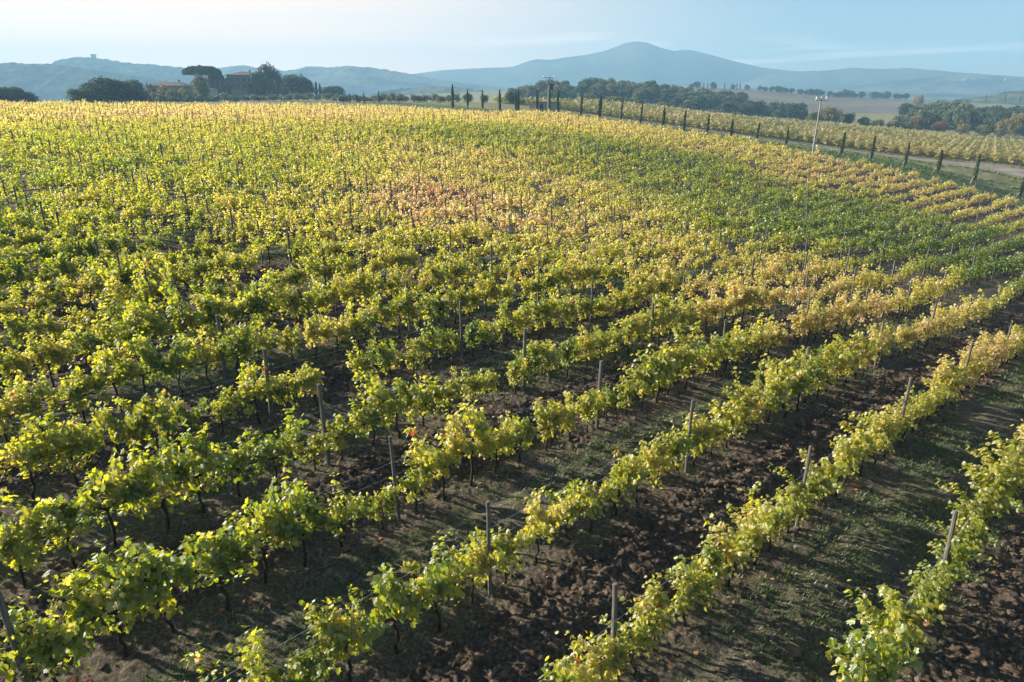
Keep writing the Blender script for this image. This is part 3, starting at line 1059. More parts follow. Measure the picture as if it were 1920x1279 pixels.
# ------------------------------------------------------------------ clods, grass and fallen leaves near the camera
def scatter(n, seed, rmin=6.5, rmax=46, half=46):
    g = np.random.RandomState(seed)
    a = np.radians(g.uniform(-half, half, n))
    R = np.sqrt(g.uniform(0, 1, n)) * (rmax - rmin) + rmin
    keep = g.rand(n) < np.clip(1.6 - R / 40, .25, 1)
    a, R = a[keep], R[keep]
    return R * np.sin(a), R * np.cos(a), g


X, Y, g = scatter(120000, 3)
till, gr = strip(X, Y)
keep = (g.rand(len(X)) < np.maximum(till, .30 * (1 - gr) * (1 - till)) + .03) & (fbm(X * 1.4, Y * 1.4, 2, 33) + g.normal(0, .12, len(X)) > -.06)
X, Y = X[keep], Y[keep]
n = len(X)
ph = (1 + 5 ** .5) / 2
ico = np.array([(-1, ph, 0), (1, ph, 0), (-1, -ph, 0), (1, -ph, 0), (0, -1, ph), (0, 1, ph), (0, -1, -ph), (0, 1, -ph), (ph, 0, -1), (ph, 0, 1), (-ph, 0, -1), (-ph, 0, 1)]) / 1.9
icf = np.array([(0, 11, 5), (0, 5, 1), (0, 1, 7), (0, 7, 10), (0, 10, 11), (1, 5, 9), (5, 11, 4), (11, 10, 2), (10, 7, 6), (7, 1, 8), (3, 9, 4), (3, 4, 2), (3, 2, 6), (3, 6, 8), (3, 8, 9), (4, 9, 5), (2, 4, 11), (6, 2, 10), (8, 6, 7), (9, 8, 1)])
sz = .017 + .062 * g.rand(n) ** 3.4 + .05 * (g.rand(n) < .02)
V = ico[None] * (1 + g.normal(0, .22, (n, 12, 1))) * sz[:, None, None] * np.stack([g.uniform(.8, 1.5, n), g.uniform(.8, 1.5, n), g.uniform(.6, 1.0, n)], 1)[:, None, :]
a = g.uniform(0, 6.28, n)[:, None]
V = np.stack([V[..., 0] * np.cos(a) - V[..., 1] * np.sin(a), V[..., 0] * np.sin(a) + V[..., 1] * np.cos(a), V[..., 2]], -1)
V[..., 0] += X[:, None]; V[..., 1] += Y[:, None]; V[..., 2] += (ground_z(X, Y) + sz * .25)[:, None]
F = (icf[None] + (np.arange(n) * 12)[:, None, None]).reshape(-1, 3)
tag(link('soil_clods', make_mesh('soil_clods', V.reshape(-1, 3), F, np.full(len(F), 3), [M['clod']])),
    'crumbled brown clods lying on the ploughed alleys between vine rows', 'soil clods', kind='stuff')
print('clods', n)

X, Y, g = scatter(260000, 5)
u, v = uv(X, Y)
till, gr = strip(X, Y)
pt = fbm(u * .55, v * .9, 3, 43)
keep = (g.rand(len(X)) < (gr + .25 * (1 - till) * (1 - gr) + .02) * sstep(-.12, .12, pt + .03)) & in_field(X, Y)
X, Y, pt = X[keep], Y[keep], pt[keep]
n = len(X)
nb = 6
gz = ground_z(X, Y)
bx = np.repeat(X, nb) + g.normal(0, .03, n * nb); by = np.repeat(Y, nb) + g.normal(0, .03, n * nb); bz = np.repeat(gz, nb) - .01
an = g.uniform(0, 6.28, n * nb); ln = g.uniform(.3, 1.1, n * nb); h = g.uniform(.03, .11, n * nb); wd = g.uniform(.006, .014, n * nb)
dx, dy = np.cos(an), np.sin(an)
V = np.stack([np.stack([bx - dy * wd, by + dx * wd, bz], -1), np.stack([bx + dy * wd, by - dx * wd, bz], -1),
              np.stack([bx + dx * ln * h, by + dy * ln * h, bz + h], -1)], 1).reshape(-1, 3)
F = np.arange(len(V)).reshape(-1, 3)
tuft = np.repeat(g.rand(n) * .5, nb) + g.rand(n * nb) * .5
tag(link('grass', make_mesh('grass', V, F, np.full(len(F), 3), [M['grass']], attrs={'leaf_value': np.repeat(tuft, 3), 'yellowing': np.full(len(V), .46)})),
    'short patchy green grass growing in the unploughed alleys', 'grass', kind='stuff')
print('tufts', n)

X, Y, g = scatter(9000, 9)
u, v = uv(X, Y)
f = np.mod(3 + v / RS, 1)
keep = (g.rand(len(X)) < np.exp(-(np.minimum(f, 1 - f) / .22) ** 2) * .7 + .06) & in_field(X, Y)
X, Y = X[keep], Y[keep]
n = len(X)
pos = np.stack([X, Y, ground_z(X, Y) + .035], -1)
out = g.normal(0, 1, (n, 3)) * np.array([1, 1, .2])
V, F = leaf_cloud(pos, out, np.array([0, 0, 1.0]) + g.normal(0, .35, (n, 3)), g.uniform(.05, .10, n), LEAF_MID_V, LEAF_MID_F)
tag(link('fallen_leaves', make_mesh('fallen_leaves', V, F, np.full(len(F), 4), [M['litter']], attrs={'leaf_value': np.repeat(g.rand(n), 6)})),
    'brown and rust red fallen leaves scattered under the vines', 'fallen leaves', kind='stuff')

# rough grass and dry weeds on the bank between the vines and the track
g = np.random.RandomState(31)
n = 26000
u = g.uniform(U_EDGE + .5, U_EDGE + 45, n); v = g.uniform(-40, 150, n)
X, Y = xy(u, v)
pt = fbm(u * .30, v * .12, 3, 47) + .5 * fbm(u * 1.1, v * .6, 2, 48)
offt = (u < U_EDGE + 30.8) | (u > U_EDGE + 40.5)
keep = (pt + g.normal(0, .08, n) > .05) & offt & (~in_b(X, Y))
X, Y, u = X[keep], Y[keep], u[keep]
n = len(X); nb = 7
bx = np.repeat(X, nb) + g.normal(0, .12, n * nb); by = np.repeat(Y, nb) + g.normal(0, .12, n * nb); bz = np.repeat(ground_z(X, Y), nb) - .02
an = g.uniform(0, 6.28, n * nb); h = g.uniform(.12, .42, n * nb); wd = g.uniform(.04, .10, n * nb)
dx, dy = np.cos(an), np.sin(an)
V = np.stack([np.stack([bx - dy * wd, by + dx * wd, bz], -1), np.stack([bx + dy * wd, by - dx * wd, bz], -1), np.stack([bx + dx * h * .6, by + dy * h * .6, bz + h], -1)], 1).reshape(-1, 3)
F = np.arange(len(V)).reshape(-1, 3)
tone = np.repeat(np.clip(.25 + .5 * sstep(U_EDGE + 10, U_EDGE + 22, u) + g.normal(0, .2, n), 0, 1.2), nb)
tag(link('rough_grass', make_mesh('rough_grass', V, F, np.full(len(F), 3), [M['grass']], attrs={'leaf_value': np.repeat(tone, 3), 'yellowing': np.full(len(V), .38)})),
    'rough green and straw coloured grass on the bank below the dirt track', 'grass', kind='stuff')

# ================================================================== background: trees
def crown_arrays(rs, rx, ry, rz, cz, lobes, n, leaf, flat=0.0, upright=0.0, inner=0.35):
    """leaf clumps spread over many uneven lobes; returns pos, tip, nrm, size, value"""
    C = []; R = []
    for i in range(lobes):
        a = rs.uniform(0, 2 * math.pi); t = rs.uniform(-.55 + flat, 1.0)
        k = math.sqrt(max(0, 1 - t * t))
        q = rs.uniform(.45, .85)
        C.append((rx * q * k * math.cos(a), ry * q * k * math.sin(a), cz + rz * q * t))
        R.append(rs.uniform(.26, .48) * min(rx, ry, rz * 1.3))
    C = np.array(C); R = np.array(R)
    lob = rs.choice(lobes, n, p=R ** 2 / (R ** 2).sum())
    d = rs.normal(0, 1, (n, 3)); d /= np.linalg.norm(d, axis=1, keepdims=True)
    d[:, 2] = np.abs(d[:, 2]) * np.where(rs.rand(n) < .8, 1, -1)
    rad = R[lob] * np.where(rs.rand(n) < inner, rs.uniform(.4, .9, n), rs.uniform(.85, 1.12, n))
    pos = C[lob] + d * rad[:, None]
    tip = d + rs.normal(0, .6, (n, 3)) + np.array([0, 0, upright - .2])
    nrm = d + rs.normal(0, .5, (n, 3)) + np.array([0, 0, .4])
    lv = np.clip(rs.rand(lobes)[lob] * .55 + rs.rand(n) * .45, 0, 1)
    return pos, tip, nrm, leaf * rs.uniform(.6, 1.3, n), lv, C


def crown_mesh(name, arr, mat, extra=None):
    pos, tip, nrm, sz, lv = arr[:5]
    V, F = leaf_cloud(pos, tip, nrm, sz, LEAF_LO_V - np.array([0, .4, 0]), LEAF_LO_F)
    return make_mesh(name, V, F, np.full(len(F), 4), [M[mat]], attrs={'leaf_value': np.repeat(lv, 4)})


def limbs_mesh(name, rs, C, base_r, fork_z, h):
    b = MB()
    b.tube([(0, 0, -.6), (rs.normal(0, .05), rs.normal(0, .05), fork_z * .5), (0, 0, fork_z)], [base_r * 1.25, base_r, base_r * .85], 7)
    for c in C[:9]:
        m = (c * .5 + np.array([0, 0, fork_z]) * .5) + rs.normal(0, .15, 3)
        b.tube([(0, 0, fork_z - .1), tuple(m), tuple(c)], [base_r * .6, base_r * .4, base_r * .12], 5)
    return b.mesh(name, [M['bark']])


def tree_kind(seed, h, rx, rz, lobes, n, leaf, mat='tree_leaf', fork=.22, flat=0.0, base_r=None, ry=None):
    rs = np.random.RandomState(seed)
    arr = crown_arrays(rs, rx, ry or rx, rz, h - rz, lobes, n, leaf, flat)
    return crown_mesh('crown', arr, mat), limbs_mesh('trunk', rs, arr[5], base_r or h * .03, h * fork, h)


def place_tree(name, kind, p, sc, rz, yv, label, cat, group=None, crown='crown'):
    root = empty(name, p, rz)
    root.scale = sc if isinstance(sc, tuple) else (sc, sc, sc)
    tag(root, label, cat, group)
    c = link(crown, kind[0], root)
    c['plant_yellowing'] = float(yv)
    link('trunk', kind[1], root)
    return root


def gpos(px, py, w):
    p = at(px, py, w)
    z = float(ground_z(np.array([p[0]]), np.array([p[1]]))[0])
    return np.array([p[0], p[1], z])


def top_h(px, py, w):
    """height above ground of something whose top shows at (px,py) at depth w"""
    p = gpos(px, py, w)
    return float(at(px, py, w)[2] - p[2])


# ---- cypresses along the track
def cypress_kind(seed, h, r, n, leaf, stakes=False):
    rs = np.random.RandomState(seed)
    t = rs.rand(n) ** .85
    prof = np.minimum(1, (t / .13) ** .7) * (1 - np.clip((t - .45) / .55, 0, 1) ** 2.2 * .78)
    a = rs.uniform(0, 6.283, n)
    wob = 1 + .22 * np.sin(a * 2 + t * 11) + .12 * np.sin(a * 5 + t * 23)
    rad = r * prof * wob * rs.uniform(.6, 1.08, n)
    pos = np.stack([np.cos(a) * rad, np.sin(a) * rad, .45 + t * (h - .5)], -1)
    d = np.stack([np.cos(a), np.sin(a), a * 0], -1)
    tip = d * .30 + np.array([0, 0, 1.0]) + rs.normal(0, .15, (n, 3))
    nrm = d + rs.normal(0, .35, (n, 3))
    cr_ = crown_mesh('crown', (pos, tip, nrm, leaf * rs.uniform(.6, 1.3, n), np.clip(rs.rand(n), 0, 1)), 'cypress_leaf')
    b = MB(); b.tube([(0, 0, -.4), (0, 0, .8), (.02, 0, h * .6)], [.09, .08, .03], 6)
    return cr_, b.mesh('trunk', [M['bark']])


CYK = [cypress_kind(50 + i, 5.2, .26 + .03 * i, 1700, .15) for i in range(3)]
sb_ = MB(); sb_.tube([(0, 0, -.2), (.25, 0, .9), (.85, 0, 0)], [.035, .035, .001], 5)
STAKES = []
for s in range(2):
    q = MB()
    q.tube([(-.95 + .15 * s, .1, -.15), (-.12, .02, 1.55 + .2 * s)], [.045, .04], 6)
    STAKES.append(q.mesh('support_stake', [M['stake_wood']]))
    q = MB()
    q.tube([(.55, -.15, -.15), (.52, -.12, 1.05)], [.045, .04], 6)
    STAKES.append(q.mesh('support_stake', [M['stake_wood']]))
cy_tops = [320, 288, 275, 262, 252, 248, None, 237, 226, 219, 214, 207, 201, 194, 188, 180, 175, 171]
tall_names = [i for i, c in enumerate(CYP) if c is not None]
for n_, i in enumerate(tall_names):
    p = CYP[i]
    cpx = CYP_PX[i][0]
    w = 118 + 3.35 * (i - 1)
    z = float(ground_z(np.array([p[0]]), np.array([p[1]]))[0])
    h = at(cpx + 5, cy_tops[i], w)[2] - z
    k = CYK[n_ % 3]
    rg = random.Random(i)
    root = place_tree('cypress_tree', k, (p[0], p[1], z), (h / 5.2 * rg.uniform(.75, 1.25), h / 5.2 * rg.uniform(.75, 1.25), h / 5.2 * rg.uniform(.9, 1.06)), rg.uniform(0, 1), rg.uniform(-.05, .25),
                      'slender staked dark green cypress beside the dirt track, %s from the right in its row' % ORD[n_ + 1],
                      'cypress tree', 'young cypresses along the dirt track')
    root.rotation_euler = (rg.gauss(0, .018), .045 + rg.gauss(0, .018), 0.25 + rg.gauss(0, .2))
    for s in range(2):
        link('support_stake', STAKES[(n_ + s) % 2 * 2 + s], root)
more = [(1030, 168, 206, 178), (1007, 170, 203, 180), (972, 168, 201, 184), (967.5, 169, 200, 188), (937, 168, 199, 190), (905, 168, 198, 194), (877, 168, 197, 198), (849, 158, 195, 190),
        (711, 170, 193, 215), (683, 172, 193, 218), (657, 174, 193, 222)]
for n_, (px, pt, pb, w) in enumerate(more):
    p = gpos(px, pb, w)
    h = at(px, pt, w)[2] - p[2]
    rg = random.Random(px)
    place_tree('cypress_tree', CYK[(n_ + 1) % 3], p, (h / 5.2 * .9, h / 5.2 * .9, h / 5.2), rg.uniform(0, 6), .05,
               'dark slender cypress behind the vineyard crest, %s leftward from the utility pole' % ORD[n_ + 1], 'cypress tree', 'cypresses behind the vineyard crest')

# ---- tree kinds
OAK = [tree_kind(200 + i, 8, 4.2, 4.2, 28, 1900, .62, flat=-.25) for i in range(6)]
BIG = [tree_kind(220 + i, 10, 5.6, 5.3, 44, 4600, .50, flat=-.35) for i in range(4)]
OLV = [tree_kind(240 + i, 3.6, 2.1, 1.9, 20, 1500, .26, 'olive_leaf', flat=-.2) for i in range(3)]
BUSH = [tree_kind(260 + i, 3.2, 2.6, 1.9, 22, 1600, .32, fork=.1, flat=-.35) for i in range(3)]
SMALLC = [cypress_kind(70 + i, 9, .75, 900, .45) for i in range(2)]

cnt = 0
rg = random.Random(77)


def cover(n, pxr, wr, hr, yr, label, group, topf=None, ymin=None):
    """oaks standing on a hillside; topf gives the height of the wood's skyline in the picture of the survey"""
    global cnt
    got = []
    tries = 0
    while len(got) < n and tries < 6000:
        tries += 1
        px = rg.uniform(*pxr); w = rg.uniform(*wr)
        p = gpos(px, 200, w)
        if any((p[0] - q[0]) ** 2 + (p[1] - q[1]) ** 2 < (hr[0] * .62) ** 2 for q in got): continue
        h = rg.uniform(*hr)
        got.append(p)
        s = h / 8.0
        k = rg.randrange(6)
        place_tree('oak_tree', OAK[k], p, (s * rg.uniform(.9, 1.25), s * rg.uniform(.9, 1.25), s), rg.uniform(0, 6.28), rg.uniform(*yr), label, 'tree', group)
        cnt += 1
    return got


cover(150, (950, 1400), (445, 530), (6.0, 9.0), (.10, .62), 'rounded dusky oak in the wood covering the hill behind the cypresses', 'oaks of the wooded hill')
cover(46, (1240, 1510), (400, 470), (6, 9), (.05, .40), 'dark green oak at the lower right end of the wooded hill', 'dark oaks below the wooded hill')
cover(74, (1690, 1990), (345, 440), (7, 10), (.10, .62), 'broad autumn oak in the wood above the right hand vineyard', 'oaks of the right hand wood')

# ---- single trees and bushes behind the fields: (pixel x, pixel top, depth, half width in pixels, kind, yellowing, label)
FARM = [
    (20, 163, 225, 38, 'b', .12, 'dark leafy tree at the far left edge of the field crest'),
    (52, 172, 228, 22, 'b', .20, 'lower right half of the leafy clump at the far left'),
    (-15, 166, 226, 30, 'b', .15, 'leafy tree cut by the left edge of the picture'),
    (152, 167, 232, 24, 'b', .36, 'olive brown bushy tree left of the large dark crown'),
    (205, 149, 236, 50, 'b', .06, 'largest dark round tree on the left field crest'),
    (250, 148, 246, 30, 'b', .18, 'tall greyish tree just right of the largest dark crown'),
    (252, 168, 238, 28, 'b', .10, 'low dark tree between the largest crown and the barn'),
    (176, 172, 233, 26, 'b', .16, 'small dark tree under the left side of the largest crown'),
    (381, 143, 300, 17, 'o', .52, 'pale feathery tree standing before the umbrella pine'),
    (505, 124, 372, 27, 'b', .05, 'tall dark tree with a ragged top beside the villa'),
    (486, 134, 368, 17, 'b', .05, 'dark tree touching the right corner of the villa'),
    (522, 136, 374, 16, 'b', .08, 'dark tree right of the tall ragged one by the villa'),
    (558, 138, 378, 27, 'b', .06, 'dense dark rounded tree right of the villa garden'),
    (578, 145, 380, 17, 'b', .10, 'smaller dark tree at the right end of the garden'),
    (537, 158, 366, 10, 'b', .65, 'small brownish tree between the two dark garden groups'),
    (519, 152, 360, 6, 'o', .9, 'little pale upright tree in front of the dark garden trees'),
    (626, 160, 384, 26, 'b', .20, 'wide low tree right of the twin small cypresses'),
    (1105, 177, 322, 21, 'b', .42, 'round olive green tree behind the right hand vineyard, leftmost of three'),
    (1152, 181, 322, 28, 'b', .46, 'round olive green tree behind the right hand vineyard, middle of three'),
    (1245, 192, 318, 20, 'b', .58, 'yellowish round tree behind the right hand vineyard, rightmost of three'),
    (1195, 188, 345, 26, 'b', .28, 'grey green bushy tree just left of the yellowish round one'),
    (957, 172, 246, 11, 'b', .30, 'round grey bush between two cypresses on the crest'),
    (877, 176, 250, 12, 'b', .34, 'grey bush around the foot of a crest cypress'),
    (908, 178, 250, 9, 'b', .40, 'small grey bush right of the first crest bush'),
    (1560, 201, 325, 23, 'b', .62, 'pale yellow green bush at the edge of the ploughed hillside'),
    (1530, 208, 322, 16, 'b', .50, 'small green bush left of the pale yellow green one'),
    (1596, 212, 322, 12, 'b', .25, 'dark green bush right of the pale yellow green one'),
    (1625, 220, 320, 13, 'b', .35, 'low hedge bush at the top edge of the right vineyard, first from left'),
    (1652, 224, 318, 13, 'b', .48, 'low hedge bush at the top edge of the right vineyard, second from left'),
    (1680, 226, 316, 13, 'b', .60, 'low hedge bush at the top edge of the right vineyard, third from left'),
    (1708, 229, 314, 12, 'b', .40, 'low hedge bush at the top edge of the right vineyard, fourth from left'),
    (1724, 222, 318, 13, 'b', .97, 'dark red bush at the foot of the right hand wood'),
    (1770, 226, 316, 15, 'b', .99, 'second dark red bush at the foot of the right hand wood'),
    (1815, 232, 312, 14, 'b', .72, 'rusty bush at the foot of the right hand wood'),
    (1855, 234, 308, 14, 'b', .55, 'olive bush at the foot of the right hand wood'),
    (1893, 226, 304, 20, 'b', .66, 'large brownish bush near the right edge above the vineyard'),
    (1916, 214, 316, 16, 'b', .68, 'tall brownish tree cut by the right edge of the picture'),
    (1720, 178, 700, 11, 'o', .80, 'bright yellow autumn tree standing alone above the right hand wood'),
]
for (px, pt, w, hw, kd, yv, lab) in FARM:
    p = gpos(px, 200, w)
    h = max(1.5, at(px, pt, w)[2] - p[2])
    rad = hw / FPX * w
    K = BIG[int(px) % 4]
    sx = rad / 6.2
    base_h = 10.0
    place_tree('garden_tree' if w > 280 and px < 700 else 'leafy_tree', K, p, (sx, sx, h / base_h * .98), random.Random(px).uniform(0, 6), yv, lab, 'tree')

# low shrubs before the barn and the villa, olives along the crest
SHR = [(282, 165, 300, 10, .55), (296, 170, 296, 11, .62), (312, 163, 300, 12, .66), (326, 168, 296, 12, .60), (340, 162, 300, 11, .70), (352, 172, 296, 10, .45), (303, 178, 285, 12, .40),
       (330, 180, 285, 14, .40), (357, 180, 285, 12, .35), (375, 178, 290, 13, .55), (398, 180, 290, 12, .30), (280, 180, 280, 12, .40)]
for i, (px, pt, w, hw, yv) in enumerate(SHR):
    p = gpos(px, 200, w)
    h = max(1.2, at(px, pt, w)[2] - p[2])
    s = hw / FPX * w / 2.6
    place_tree('shrub', BUSH[i % 3], p, (s, s, h / 3.2), i * 1.3, yv, 'brownish garden shrub in front of the low barn', 'shrub', 'garden shrubs before the barn', 'foliage')
olx = list(range(408, 650, 17)) + list(range(646, 866, 13))
for i, px in enumerate(olx):
    rg2 = random.Random(px)
    w = rg2.uniform(262, 300) if px < 640 else rg2.uniform(235, 262)
    pt = (176 + rg2.uniform(-2, 5)) if px < 640 else (177 + rg2.uniform(-2, 4))
    p = gpos(px + rg2.uniform(-3, 3), 200, w)
    h = max(1.6, at(px, pt, w)[2] - p[2])
    s = rg2.uniform(9, 13) / FPX * w / 2.1
    place_tree('olive_tree', OLV[i % 3], p, (s, s, h / 3.6), rg2.uniform(0, 6), rg2.uniform(-.1, .25),
               'grey green olive tree below the villa garden' if px < 640 else 'grey olive tree in the line right of the villa, behind the crest',
               'olive tree', 'olive trees below the villa' if px < 640 else 'olive line on the crest')

# garden cypresses by the villa and the distant ones on the ridges
GC = [(403, 148, 362), (413, 147, 360), (420.5, 147, 360), (430, 147, 358), (433, 152, 356), (470, 144, 352), (482, 140, 352), (490, 141, 352), (498, 143, 352), (506, 142, 350), (515, 147, 352),
      (595, 154, 376), (602, 157, 376), (280.5, 157, 345), (287, 158, 345), (350, 173, 300), (370, 176, 300)]
for i, (px, pt, w) in enumerate(GC):
    p = gpos(px, 190, w)
    h = at(px, pt, w)[2] - p[2]
    s = 1.0 if w > 340 else .7
    o = place_tree('garden_cypress', SMALLC[i % 2], p, (s, s, h / 9.0), i, .0, 'tall dark cypress in the villa garden, %s from left' % ORD[sorted([q[0] for q in GC]).index(px) + 1],
                   'cypress tree', 'cypresses in the villa garden')
RC = [(1312, 160), (1319, 159), (1326, 160), (1334, 161), (1358, 161), (1372, 163), (1381, 162), (1387, 160), (1849, 178), (1884, 178), (1800, 187), (1812, 188), (1912, 181)]
for i, (px, pt) in enumerate(RC):
    w = 850 if px < 1500 else 900
    p = gpos(px, pt + 9, w) if px < 1500 else at(px, pt + 10, 1235 * HK)
    place_tree('ridge_cypress', SMALLC[i % 2], (p[0], p[1], p[2] - 1.0), (.9, .9, (8.0 if px < 1500 else 12) / 9) if px < 1500 else (.9, .9, .85), i, .0,
               'tiny dark cypress on the far ridge, %s from left' % ORD[sorted([q[0] for q in RC]).index(px) + 1], 'cypress tree', 'cypresses on the far ridge')
for i, px in enumerate([1336, 1373, 1400, 1424, 1434, 1446, 1457, 1464, 1474, 1484, 1500, 1511, 1520, 1531, 1541, 1556, 1566, 1574, 1584, 1594, 1604, 1616, 1640, 1652, 1663, 1680, 1690, 1700, 1295, 1306]):
    rg2 = random.Random(px)
    w = 842
    p = gpos(px, 180, w)
    h = rg2.uniform(5.5, 9.5)
    place_tree('oak_tree', OAK[i % 6], (p[0], p[1], p[2]), (h / 8 * 1.1, h / 8 * 1.1, h / 8), i, rg2.uniform(0, .3),
               'small round tree in the line along the ploughed hill crest', 'tree', 'tree line along the ploughed hill')

# ---- umbrella pine by the villa
rs = np.random.RandomState(91)
n = 5200
a = rs.uniform(0, 6.283, n); q = np.sqrt(rs.rand(n))
lob = vnoise(np.cos(a) * q * 4 + 9, np.sin(a) * q * 4 + 9, 3)
zt = 2.9 * np.sqrt(np.clip(1 - q ** 2, 0, 1)) + lob * .9
zb = -.5 - .6 * lob * (1 - q)
f = np.where(rs.rand(n) < .62, 1 - rs.rand(n) * .15, rs.rand(n))
pos = np.stack([np.cos(a) * q * 9.4, np.sin(a) * q * 7.5, 11.2 + zb + (zt - zb) * f], -1)
d = np.stack([np.cos(a) * q, np.sin(a) * q, a * 0 + .8], -1)
pc = crown_mesh('crown', (pos, d + rs.normal(0, .5, (n, 3)), d + rs.normal(0, .4, (n, 3)), .55 * rs.uniform(.6, 1.3, n), np.clip(lob * .5 + rs.rand(n) * .4, 0, 1)), 'tree_leaf')
b = MB()
b.tube([(0, 0, -.5), (.3, 0, 3), (.1, .1, 6.5), (-.2, 0, 8.5)], [.55, .45, .36, .3], 8)
for k in range(9):
    an = k * .7
    b.tube([(-.2, 0, 7.5 + .1 * k), (2.2 * math.cos(an), 2.0 * math.sin(an), 9.6), (5.4 * math.cos(an), 4.6 * math.sin(an), 11.3)], [.2, .15, .05], 5)
root = empty('umbrella_pine', gpos(386, 190, 366))
hh = at(386, 124.5, 366)[2] - root.location[2]
root.scale = (1.06, 1.06, hh / 14.6)
tag(root, 'broad flat topped umbrella pine rising over the villa roofs', 'pine tree')
link('crown', pc, root)['plant_yellowing'] = -.05
link('trunk', b.mesh('trunk', [M['bark']], smooth=True), root)
root2 = empty('umbrella_pine', gpos(411, 190, 368))
hh = at(411, 136.5, 368)[2] - root2.location[2]
root2.scale = (.42, .45, hh / 14.6)
tag(root2, 'small umbrella pine against the right side of the broad one', 'pine tree')
link('crown', pc, root2)['plant_yellowing'] = -.05
link('trunk', root.children[1].data if root.children[1].name.startswith('trunk') else root.children[0].data, root2)

# ================================================================== buildings
def part(name, mbf, mats, parent):
    return link(name, mbf.mesh(name, mats), parent)


def house(name, px, w, width, depth, wall_h, roof_h, label, cat, wallm='stone_wall', roofm='roof_tile', rot=0.0, gable='hip', windows=(), doors=(), over=.45, base_px=190):
    p = gpos(px, base_px, w)
    root = empty(name, p, rot)
    tag(root, label, cat)
    b = MB(); b.box((0, 0, wall_h / 2 - .6), (width, depth, wall_h + 1.2)); part('wall', b, [M[wallm]], root)
    W, D = width / 2 + over, depth / 2 + over
    b = MB()
    z0, z1 = wall_h + .02, wall_h + roof_h
    t = .18
    if gable == 'hip':
        rl = max(0.2, W - D * .95)
        V = [(-W, -D, z0), (W, -D, z0), (W, D, z0), (-W, D, z0), (-W, -D, z0 + t), (W, -D, z0 + t), (W, D, z0 + t), (-W, D, z0 + t), (-rl, 0, z1), (rl, 0, z1)]
        F = [(0, 3, 2, 1), (0, 1, 5, 4), (1, 2, 6, 5), (2, 3, 7, 6), (3, 0, 4, 7), (4, 5, 9, 8), (5, 6, 9), (6, 7, 8, 9), (7, 4, 8)]
    else:
        V = [(-W, -D, z0), (W, -D, z0), (W, D, z0), (-W, D, z0), (-W, -D, z0 + t), (W, -D, z0 + t), (W, D, z0 + t), (-W, D, z0 + t), (0, -D, z1), (0, D, z1)]
        F = [(0, 3, 2, 1), (0, 1, 5, 8, 4), (1, 2, 6, 5), (2, 3, 7, 9, 6), (3, 0, 4, 7), (4, 8, 9, 7), (5, 6, 9, 8)]
    b.add(V, F)
    roof = part('roof', b, [M[roofm]], root)
    b = MB(); b.box((width * .22, depth * .1, z1 - .1), (.7, .7, 1.5)); b.box((width * .22, depth * .1, z1 + .72), (.95, .95, .14))
    if roof_h > 1: part('chimney', b, [M[wallm]], roof)
    for (x, z, ww, hh_) in windows:
        b = MB(); b.box((x, -depth / 2 - .02, z), (ww, .08, hh_), 0)
        wo = part('window', b, [M['dark']], root)
        for s in (-1, 1):
            b = MB(); b.box((x + s * (ww / 2 + .28), -depth / 2 - .04, z), (.5, .06, hh_ + .1)); part('shutter', b, [M['shutter']], wo)
    for (x, ww, hh_) in doors:
        b = MB(); b.box((x, -depth / 2 - .02, hh_ / 2), (ww, .1, hh_)); part('door', b, [M['dark']], root)
    return root


# heights are read from the survey: wall top and roof top at the given pixel rows
def wall_and_roof(px, w, y_eave, y_top):
    p = gpos(px, 190, w)
    return at(px, y_eave, w)[2] - p[2], (y_eave - y_top) / FPX * w


wh, rh = wall_and_roof(324, 352, 162, 154)
house('stone_barn', 324, 352, 19.3, 12, wh, rh, 'long low stone barn with a wide shallow tiled roof left of the pine', 'barn', gable='hip', over=.9,
      windows=[(-6, wh * .68, 1.1, 1.4), (0, wh * .68, 1.1, 1.4), (5.5, wh * .68, 1.1, 1.4)], doors=[(-3, 1.6, 2.4), (3, 2.4, 2.6)])
wh, rh = wall_and_roof(462, 372, 142.5, 135.5)
house('stone_villa', 463, 372, 14.0, 12, wh, rh, 'tall stone villa block with tiled hip roof between the pine and dark trees', 'villa', over=.8,
      windows=[(-4.6, wh * .82, 1.0, 1.5), (-1.4, wh * .82, 1.0, 1.5), (2, wh * .82, 1.0, 1.5), (-4.6, wh * .55, 1.0, 1.6), (-1.4, wh * .55, 1.0, 1.6), (2, wh * .55, 1.0, 1.6)], doors=[(-3, 1.5, 2.4), (1, 1.5, 2.4)])
wh, rh = wall_and_roof(414, 374, 151, 146)
house('stone_house', 412, 374, 15.5, 9, wh, rh, 'lower stone wing with a tiled roof left of the tall villa block', 'house', over=.6,
      windows=[(-5, wh * .6, 1.0, 1.4), (-1.5, wh * .6, 1.0, 1.4), (2, wh * .6, 1.0, 1.4), (5.5, wh * .6, 1.0, 1.4)], doors=[(0, 1.4, 2.3)])
wh, rh = wall_and_roof(452, 358, 168, 166)
house('garden_pergola', 450, 358, 11.5, 3.5, wh, rh, 'low tiled lean-to in front of the tall villa block', 'lean-to', over=.4, windows=(), doors=[(-3.6, 2.6, 2.4), (0, 2.6, 2.4), (3.6, 2.6, 2.4)])
wh, rh = wall_and_roof(398, 350, 168, 166)
house('garden_shed', 400, 345, 4.6, 3.5, wh, rh, 'small pale shed with a dark opening beneath the umbrella pine', 'shed', wallm='plaster', over=.3, windows=(), doors=[(0, 2.2, 2.0)])
